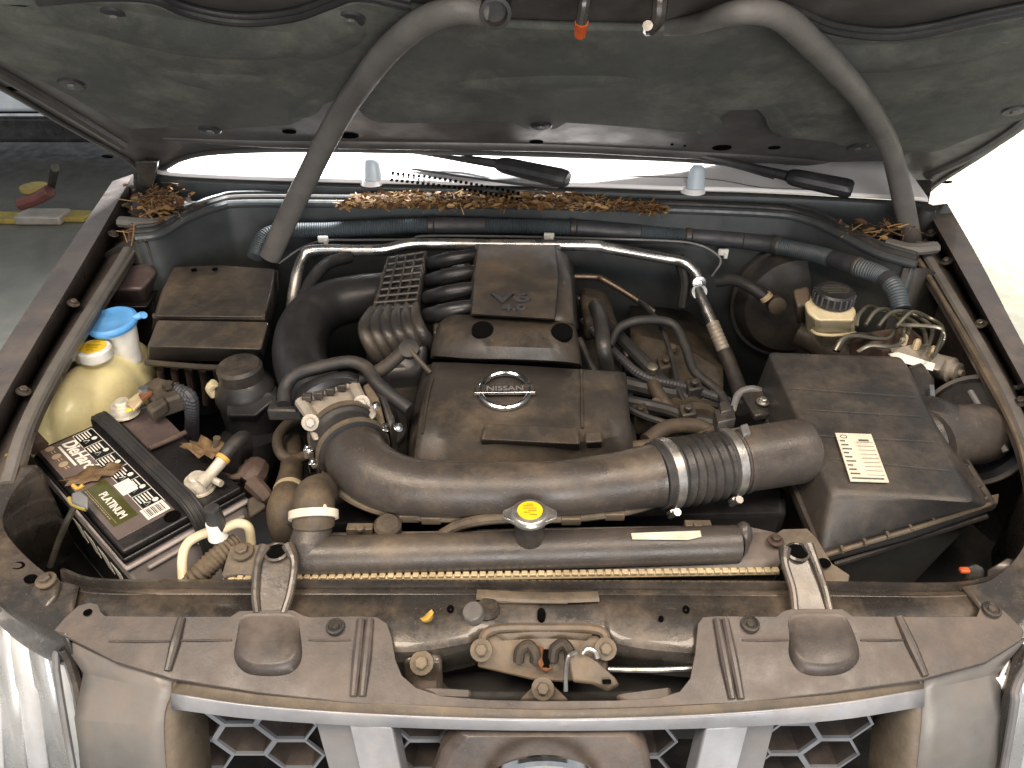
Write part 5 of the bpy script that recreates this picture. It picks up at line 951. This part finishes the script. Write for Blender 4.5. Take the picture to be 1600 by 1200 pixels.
part('lower_body', 'plastic_clean', ps, lambda b: b.tube(P((390, 680, .90), (395, 730, .84), (400, 780, .78)), [.05, .048, .03], 18, 3))
# ================================================================== BATTERY
BZ = .97
BL = p(50, 705, BZ); BF = p(190, 866, BZ); ba = (BF-BL); la_ = ba.length; ba.normalize(); bbv = V((-ba.y, ba.x, 0)); lb_ = .178
def bt(a, b_, z=0.0): return BL+ba*a+bbv*b_+V((0, 0, z))
bat = thing('battery', bt(la_/2, lb_/2, -.21), 'car battery with black labelled lid and grey case in the front left corner', 'battery')
AX = (ba, bbv, V((0, 0, 1)))
part('case', 'battgrey', bat, lambda b: b.box(bt(la_/2, lb_/2, -.110), (la_-.002, lb_-.002, .185), AX), bev=.004)
part('case_ledge', 'battgrey', bat, lambda b: b.box(bt(la_/2, lb_/2, -.027), (la_+.008, lb_+.006, .007), AX), bev=.003)
for k in range(2): part('case_rib', 'battgrey', bat, lambda b: b.box(bt(la_+.001, .06+k*.07, -.044-.006*k), (.006, .075, .006), AX), bev=.002)
lidb = part('lid', 'battblack', bat, lambda b: (b.box(bt(la_/2, lb_/2, -.0145), (la_+.004, lb_+.004, .011), AX), b.box(bt(la_/2, lb_/2, -.005), (la_-.004, lb_-.004, .012), AX)), bev=.004, seg=3)
part('lid_groove', 'holeshade', lidb, lambda b: b.box(bt(la_/2, lb_/2, -.0095), (la_-.001, lb_-.001, .0014), AX))
part('side_label', 'black', bat, lambda b: b.box(bt(la_/2, -.0005, -.12), (la_-.02, .003, .11), AX))
part('side_stripes', 'ink', bat, lambda b: [b.slab([bt(x, -.0025, -.068), bt(x+.03, -.0025, -.068), bt(x+.042, -.0025, -.095), bt(x+.022, -.0025, -.095)], bbv*.0006) for x in (.10, .145, .19, .235)])
part('fill_well', 'holeshade', lidb, lambda b: b.lathe(bt(la_-.016, .078, .0), (0, 0, 1), [(0, .0016), (.009, .0016), (.0095, .003), (.011, .003), (.011, 0)], 18))
lab = part('label', 'battlabel', lidb, lambda b: b.box(bt(.146, .047, .0016), (.272, .080, .0010), AX), bev=.0003)
LZ = .0023
def flat(b, a0, a1, b0, b1, z=LZ): b.slab([bt(a0, b0, z), bt(a1, b0, z), bt(a1, b1, z), bt(a0, b1, z)], (0, 0, -.0003))
part('warning_panel', 'black', lab, lambda b: (flat(b, .012, .135, .056, .086), flat(b, .138, .255, .058, .086)))
def warn(b):
    z = LZ+.0004; random.seed(3)
    for a0, a1 in ((.012, .052), (.054, .094), (.096, .134), (.138, .176), (.178, .214), (.216, .254)):
        for k in range(5):
            b0 = .0595+k*.0042; n = random.randint(1, 2); flat(b, a0+.003, a0+.003+(a1-a0)*random.uniform(.35, .55), b0, b0+.0019, z)
        flat(b, a0, a1, .0560, .0567, z); flat(b, a0, a0+.0008, .056, .086, z)
        c = bt(a0+(a1-a0)*.72, .078, z); b.lathe(c, (0, 0, 1), [(.0026, 0), (.0042, 0), (.0042, .0003), (.0026, .0003)], 14)
        c = bt(a0+(a1-a0)*.72, .066, z)
        b.tube([c+ba*-.0045-bbv*.003, c+ba*.0045-bbv*.003, c+bbv*.005], .0005, 4, 1, closed=True)
    flat(b, .012, .255, .0855, .0862, z)
part('warning_print', 'ink', lab, warn)
part('white_patch', 'ink', lab, lambda b: flat(b, .172, .204, .050, .072, LZ+.0008))
part('barcode_patch', 'ink', lab, lambda b: flat(b, .250, .276, .052, .084, LZ+.0004))
part('barcode', 'black', lab, lambda b: [flat(b, .254, .272, .056+k*.0022, .056+k*.0022+(.0012 if k % 3 else .0006), LZ+.0008) for k in range(11)])
part('white_stripe', 'ink', lab, lambda b: flat(b, .022, .086, .0300, .0335))
text('DieHard', .027, bt(.018, .0375, LZ), ba, bbv, 'ink', lab, 'lettering', .0006, sx=.95, shear=.2, bold=.0007)
text('PLATINUM', .0155, bt(.176, .027, LZ+.0004), ba, bbv, 'ink', lab, 'lettering', .0006, sx=.95, bold=.0003)
part('olive_patch', 'olive', lab, lambda b: flat(b, .150, .255, .014, .048))
part('olive_line', 'goldink', lab, lambda b: (flat(b, .155, .25, .0195, .0200, LZ+.0004), [flat(b, .155+i*.006, .159+i*.006, .0165, .0178, LZ+.0004) for i in range(14)]))
def seals(b):
    for k in range(3):
        c = bt(.018+k*.026, .020, LZ); b.lathe(c, (0, 0, 1), [(.0052, 0), (.0066, 0), (.0066, .0003), (.0052, .0003)], 16)
        for j in range(2): flat(b, .013+k*.026, .022+k*.026, .019+j*.003, .0202+j*.003)
        for j in range(2): flat(b, .026+k*.026, .033+k*.026, .018+j*.004, .0195+j*.004)
part('round_marks', 'goldink', lab, seals)
# rubber hold-down strap
sg_ = thing('battery_strap', bt(la_/2, .10, 0), 'black ribbed rubber strap stretched over the battery lid', 'strap')
SP = [(-.012, -.05), (-.010, -.005), (.004, .012), (.05, .016), (.15, .014), (.25, .014), (.295, .010), (.313, -.006), (.318, -.035), (.320, -.075)]
part('strap_band', 'rubber', sg_, lambda b: b.tube([bt(a, .105, z) for a, z in SP], .0045, 10, 5, flat=2.7, flatdir=bbv))
for k in (-.0085, -.0028, .0028, .0085): part('strap_rib', 'rubber', sg_, lambda b: b.tube([bt(a, .105+k, z)+V((0, 0, .0022))+(ba*.002 if a > .3 else V((0, 0, 0))) for a, z in SP], .0024, 8, 5))
# terminal covers, posts and cables
tc = thing('terminal_cover', bt(.10, .15, 0), 'maroon dusty terminal cover flap on the rear of the battery', 'terminal cover')
part('flap', 'maroon', tc, lambda b: b.slab([bt(.020, .122, .010), bt(.135, .122, .008), bt(.138, .176, .006), bt(.030, .180, .010)], (0, 0, -.007)), bev=.003)
part('flap_edge', 'redbrown', tc, lambda b: b.tube([bt(.138, .122, .010), bt(.140, .150, .010), bt(.138, .180, .008)], .004, 8, 3))
def terminal(c, lab, mcol):
    t_ = thing('battery_terminal', c, lab, 'battery terminal', 'battery terminals')
    part('post', 'corrosion', t_, lambda b: b.lathe(c, (0, 0, 1), [(0, 0), (.014, 0), (.012, .022), (.010, .024), (0, .024)], 22))
    part('clamp_ring', 'corrosion', t_, lambda b: b.lathe(c+V((0, 0, .002)), (0, 0, 1), [(.012, 0), (.020, 0), (.0205, .006), (.018, .014), (.012, .014)], 22))
    part('base_washer', 'corrosion', t_, lambda b: b.lathe(c, (0, 0, 1), [(0, 0), (.023, 0), (.022, .0025), (0, .0025)], 22))
    return t_
n_ = terminal(p(312, 762, .972), 'grey corroded battery clamp with its cable, near the front right of the lid', 0)
part('clamp_arm', 'corrosion', n_, lambda b: b.tube(P((312, 758, .988), (328, 742, .992), (345, 722, 1.0), (352, 712, 1.005)), [.011, .0085, .009, .009], 12, 4))
part('clamp_bolt', 'corrosion', n_, lambda b: b.tube(P((330, 748, .985), (346, 756, .985)), .005, 8, 1))
part('cable', 'rubber', n_, lambda b: b.tube(P((348, 716, 1.004), (362, 698, 1.012), (378, 684, 1.012), (384, 690, .99), (384, 720, .92)), .0105, 12, 6))
part('yellow_ring', 'leafyellow', n_, lambda b: b.tube(P((346, 719, 1.003), (350, 714, 1.005)), .0108, 12, 1))
n_ = terminal(p(196, 645, .985), 'white corroded battery clamp with fuse links, at the rear of the lid', 0)
part('link_plate', 'cream', n_, lambda b: b.slab(P((196, 628, 1.01), (232, 600, 1.02), (240, 606, 1.02), (208, 640, 1.01)), (0, 0, -.006)), bev=.002)
part('link_block', 'grime', n_, lambda b: (b.slab(P((222, 600, 1.025), (244, 588, 1.03), (285, 600, 1.025), (292, 615, 1.02), (262, 625, 1.015), (240, 632, 1.015)), (0, 0, -.03)), b.slab(P((226, 632, 1.015), (258, 618, 1.02), (262, 628, 1.015), (234, 645, 1.01)), (0, 0, -.02))), bev=.004)
part('link_copper', 'rust', n_, lambda b: b.slab(P((216, 616, 1.024), (232, 606, 1.026), (238, 612, 1.026), (222, 624, 1.022)), (0, 0, -.006)), bev=.001)
part('link_bolt', 'alu', n_, lambda b: b.lathe(p(226, 612, 1.024), (0, 0, 1), [(0, 0), (.008, 0), (.008, .008), (0, .008)], 6))
part('link_bolt', 'grime', n_, lambda b: b.lathe(p(263, 605, 1.026), (0, 0, 1), [(0, 0), (.009, 0), (.009, .008), (0, .008)], 6))
for i in range(3): part('link_cable', 'tape', n_, lambda b: b.corr(P((272+i*8, 604+i*3, 1.02), (292+i*4, 622, 1.01), (298+i*2, 650, .97), (296+i*3, 690, .90)), .009, .006, .08, 10))
part('powder', 'yellow', n_, lambda b: [b.ell(p(206+random.uniform(-8, 14), 634+random.uniform(-8, 10), 1.006), (.004, .004, .003), 8, 5) for i in range(5)])
# red-brown plug cluster right of the battery
cq = thing('plug_cluster', p(395, 760, .85), 'dusty red-brown wiring plugs tucked between battery and hoses', 'wiring plug')
part('plug_body', 'redbrown', cq, lambda b: b.tube(P((385, 755, .96), (395, 742, .965), (402, 728, .965)), [.020, .022, .018], 10, 3))
part('plug_pin', 'redbrown', cq, lambda b: b.tube(P((395, 755, .965), (412, 772, .96), (420, 780, .95)), [.014, .012, .009], 10, 3))
part('bracket_flap', 'hose', cq, lambda b: b.slab(P((385, 780, .95), (402, 770, .955), (416, 790, .95), (388, 808, .94)), (0, 0, -.008)), bev=.003)
for i in range(4): part('wire', 'redbrown', cq, lambda b: b.tube(P((352+i*6, 742+i*4, .96), (366+i*5, 746-i*3, .975), (380+i*4, 742, .97), (386, 720+i*6, .94)), .0035, 8, 4))
lf2 = thing('dry_leaf', p(318, 705, .98), 'curled dry brown leaf standing behind the battery', 'leaf')
LEAF2 = lf2
part('bolt_stud', 'tanplate', lf2, lambda b: b.tube(P((338, 700, .985), (339, 684, 1.005)), .0055, 8, 1))
# J-hook rod, grey clip and big leaf on the battery
jr = thing('hold_down_rod', p(78, 885, .85), 'thin hold-down rod with a grey clip at the left side of the battery', 'rod')
part('rod', 'bronze', jr, lambda b: b.tube(P((118, 788, .985), (98, 830, .95), (78, 885, .90)), .0042, 10, 4))
part('clip', 'silverdark', jr, lambda b: b.slab(P((111, 770, 1.002), (126, 766, 1.004), (138, 776, 1.002), (136, 794, .994), (124, 790, .995), (111, 784, .997)), (0, 0, -.006)), bev=.002)
part('clip_edge', 'safety', jr, lambda b: b.tube(P((108, 778, .994), (114, 788, .991), (134, 796, .990)), .003, 8, 4))
bl_ = thing('dry_leaf', bt(.11, .04, .004), 'crumpled brown leaf lying on the battery label', 'leaf')
def dry_leaf(b, c, ax, wide, long_, seed, lift=.005):
    rnd = random.Random(seed); ax = V(ax).normalized(); sd = V((-ax.y, ax.x, 0)); n = 22; rim = []; mid = []
    for k in range(n):
        t = 2*math.pi*k/n; lob = 1 if k % 2 else .80
        r = lob*rnd.uniform(.88, 1.06); q = V(c)+ax*math.cos(t)*long_*r+sd*math.sin(t)*wide*r
        rim.append(q+V((0, 0, abs(rnd.gauss(0, lift))+.001))); mid.append(V(c).lerp(q, .52)+V((0, 0, abs(rnd.gauss(0, lift*.5))+.0015)))
    o = [V(c)+V((0, 0, .003))]+mid+rim
    b.add(o, [(0, 1+k, 1+(k+1) % n) for k in range(n)]+[(1+k, 1+n+k, 1+n+(k+1) % n, 1+(k+1) % n) for k in range(n)])
part('leaf_blade', 'leafbrown', bl_, lambda b: dry_leaf(b, p(146, 744, .9735), (1, .5, 0), .020, .042, 5), solid=.0006, ang=12)
part('leaf_tip', 'leafyellow', bl_, lambda b: b.tube(P((114, 758, .998), (122, 764, .996), (130, 758, 1.0)), .0028, 8, 4))
part('leaf_blade', 'leafbrown', LEAF2, lambda b: dry_leaf(b, p(320, 706, .985), (1, -.3, 0), .022, .040, 9, .010), solid=.0006, ang=12)
tag(build('fallen_leaf', MB().grid([P((656, 966, .984), (662, 964, .988), (668, 958, .992), (674, 952, .996)), P((660, 970, .984), (668, 968, .990), (674, 962, .992), (677, 956, .99)), P((664, 972, .983), (670, 971, .984), (676, 966, .985), (676, 960, .984))], 4), 'leafyellow', solid=.0008), 'small curled yellow leaf on the front crossmember', 'leaf')
# ================================================================== SERVICE PORT PIPE
ac = thing('service_pipe', p(330, 900, .85), 'pale bent pipe with a black-capped service port in front of the battery', 'pipe')
part('pipe', 'ivory', ac, lambda b: b.tube(P((286, 912, .965), (285, 872, .985), (294, 848, .998), (318, 834, 1.005), (345, 828, 1.01), (370, 818, 1.01), (388, 824, 1.0), (393, 850, .975)), .0062, 12, 6))
part('port_body', 'white', ac, lambda b: b.lathe(p(341, 838, .998), (0, -.05, 1), [(0, 0), (.013, 0), (.011, .012), (.010, .026), (0, .026)], 16))
part('port_cap', 'wiper', ac, lambda b: b.lathe(p(340, 824, 1.012), (0, -.03, 1), [(0, 0), (.0115, 0), (.0115, .018), (.0095, .034), (0, .035)], 14))
tag(build('corrugated_hose', MB().corr(P((292, 922, .955), (312, 898, .975), (340, 870, .985), (372, 848, .985)), .0135, .0055, .09, 14), 'hose'), 'ribbed brown conduit curving beside the tan mounting plate', 'conduit')
# ================================================================== FIREWALL RUNS: harness, lines
hn = thing('wiring_harness', py(800, 355, .86), 'thick blue-grey ribbed wiring conduit running along the firewall', 'wiring harness')
HP = [py(u, v, y) for u, v, y in ((398, 402, .80), (412, 372, .84), (440, 362, .86), (500, 360, .87), (580, 356, .87), (640, 353, .87), (720, 353, .87), (800, 354, .87), (880, 356, .87), (960, 361, .87), (1040, 366, .87), (1120, 372, .86), (1200, 382, .83), (1270, 396, .75), (1330, 414, .65), (1375, 430, .60), (1398, 452, .555), (1408, 484, .52))]
HP = crom(HP, 8); segs = [(0, 30, 'c'), (30, 44, 'c'), (44, 52, 't'), (52, 66, 'c'), (66, 76, 't'), (76, 84, 'c'), (84, 92, 't'), (92, 98, 't'), (98, 108, 'c'), (108, 114, 't'), (114, 122, 'c'), (122, 126, 't'), (126, 136, 'c')]
for i0, i1, k in segs:
    pts = HP[i0:min(i1+1, len(HP))]
    if k == 'c': build('ribbed_conduit', MB().corr(pts[::max(1, len(pts)//6)]+[pts[-1]], .0165, .005, .07, 14), 'conduit', hn)
    else: build('taped_section', MB().tube(pts, .0178, 14, 1), 'tape', hn, bev=.002)
for i in (44, 66, 84, 98, 114): build('loom_clip', MB().tube(HP[i-1:i+1], .0195, 14, 1), 'plastic', hn, bev=.002)
al = thing('refrigerant_line', py(600, 390, .78), 'bright aluminium refrigerant pipe along the back of the engine', 'pipe')
part('pipe', 'alu', al, lambda b: b.tube([py(u, v, y) for u, v, y in ((455, 500, .66), (457, 470, .70), (464, 430, .74), (474, 402, .77), (490, 391, .78), (560, 391, .78), (600, 390, .78), (640, 382, .79), (680, 381, .79), (740, 382, .79))], .0118, 14, 6))
part('pipe', 'alu', al, lambda b: b.tube([py(u, v, y) for u, v, y in ((740, 382, .79), (860, 383, .79), (930, 384, .79), (950, 388, .79), (1040, 404, .79), (1068, 410, .78), (1085, 424, .77), (1092, 438, .76))], .0115, 14, 6))
jt = py(1091, 441, .755)
part('joint', 'alu', al, lambda b: (b.lathe(jt, (0, -1, .3), [(0, -.01), (.014, -.01), (.014, .012), (.007, .013), (.006, .008), (0, .008)], 20), b.lathe(jt+V((0, -.01, -.018)), (0, -.8, .5), [(0, 0), (.017, 0), (.016, .012), (0, .012)], 20)))
part('hose_end', 'alu', al, lambda b: b.tube([py(u, v, y) for u, v, y in ((1090, 452, .745), (1102, 480, .71), (1113, 505, .68))], .0115, 14, 3))
part('crimp', 'cast', al, lambda b: b.corr([py(u, v, y) for u, v, y in ((1113, 505, .68), (1122, 527, .655), (1131, 548, .63))], .0135, .008, .06, 14))
part('lower_hose', 'rubber', al, lambda b: b.tube([py(u, v, y) for u, v, y in ((1131, 548, .63), (1142, 575, .60), (1155, 612, .55), (1158, 640, .5))], .016, 14, 4))
wl = thing('thin_line', py(700, 372, .84), 'thin grey cable with pale clips below the firewall conduit', 'cable')
part('cable', 'silverdark', wl, lambda b: b.tube([py(u, v, y) for u, v, y in ((435, 412, .82), (470, 388, .84), (505, 376, .845), (560, 375, .845), (640, 374, .845), (660, 369, .845), (760, 369, .845), (900, 372, .845), (1040, 376, .84), (1090, 382, .83), (1118, 396, .82), (1126, 410, .81), (1112, 432, .80))], .0026, 8, 5))
for u, v in ((505, 374), (858, 369), (1130, 394)): part('clip', 'white', wl, lambda b: (b.box(py(u, v, .835), (.022, .008, .014)), b.box(py(u+4, v+5, .832), (.008, .008, .014))), bev=.002)
# dim shapes deep in the bay
for nm, a, r, m_, lab in (('heater_pipe', ((1060, 400, .80), (1070, 440, .78), (1065, 480, .76)), .012, 'dark', 'dark heater pipe dropping down the firewall behind the engine'),
                          ('wiring_bundle', ((480, 560, .66), (455, 600, .60), (440, 660, .52), (430, 720, .44)), .018, 'rubber', 'dark wiring bundle running down left of the plenum pipe')):
    tag(build(nm, MB().tube([py(*q) for q in a], r, 10, 5), m_), lab, 'pipe')
hc = thing('side_connector', p(1520, 890, .95), 'small dusty connector with an orange tab in the right front corner', 'connector')
part('connector_body', 'plastic', hc, lambda b: b.slab(P((1506, 886, .985), (1524, 878, .99), (1542, 888, .985), (1538, 904, .975), (1512, 904, .975)), (0, 0, -.02)), bev=.004)
part('connector_tab', 'orange', hc, lambda b: b.box(p(1507, 891, .987), (.012, .008, .006)), bev=.002)
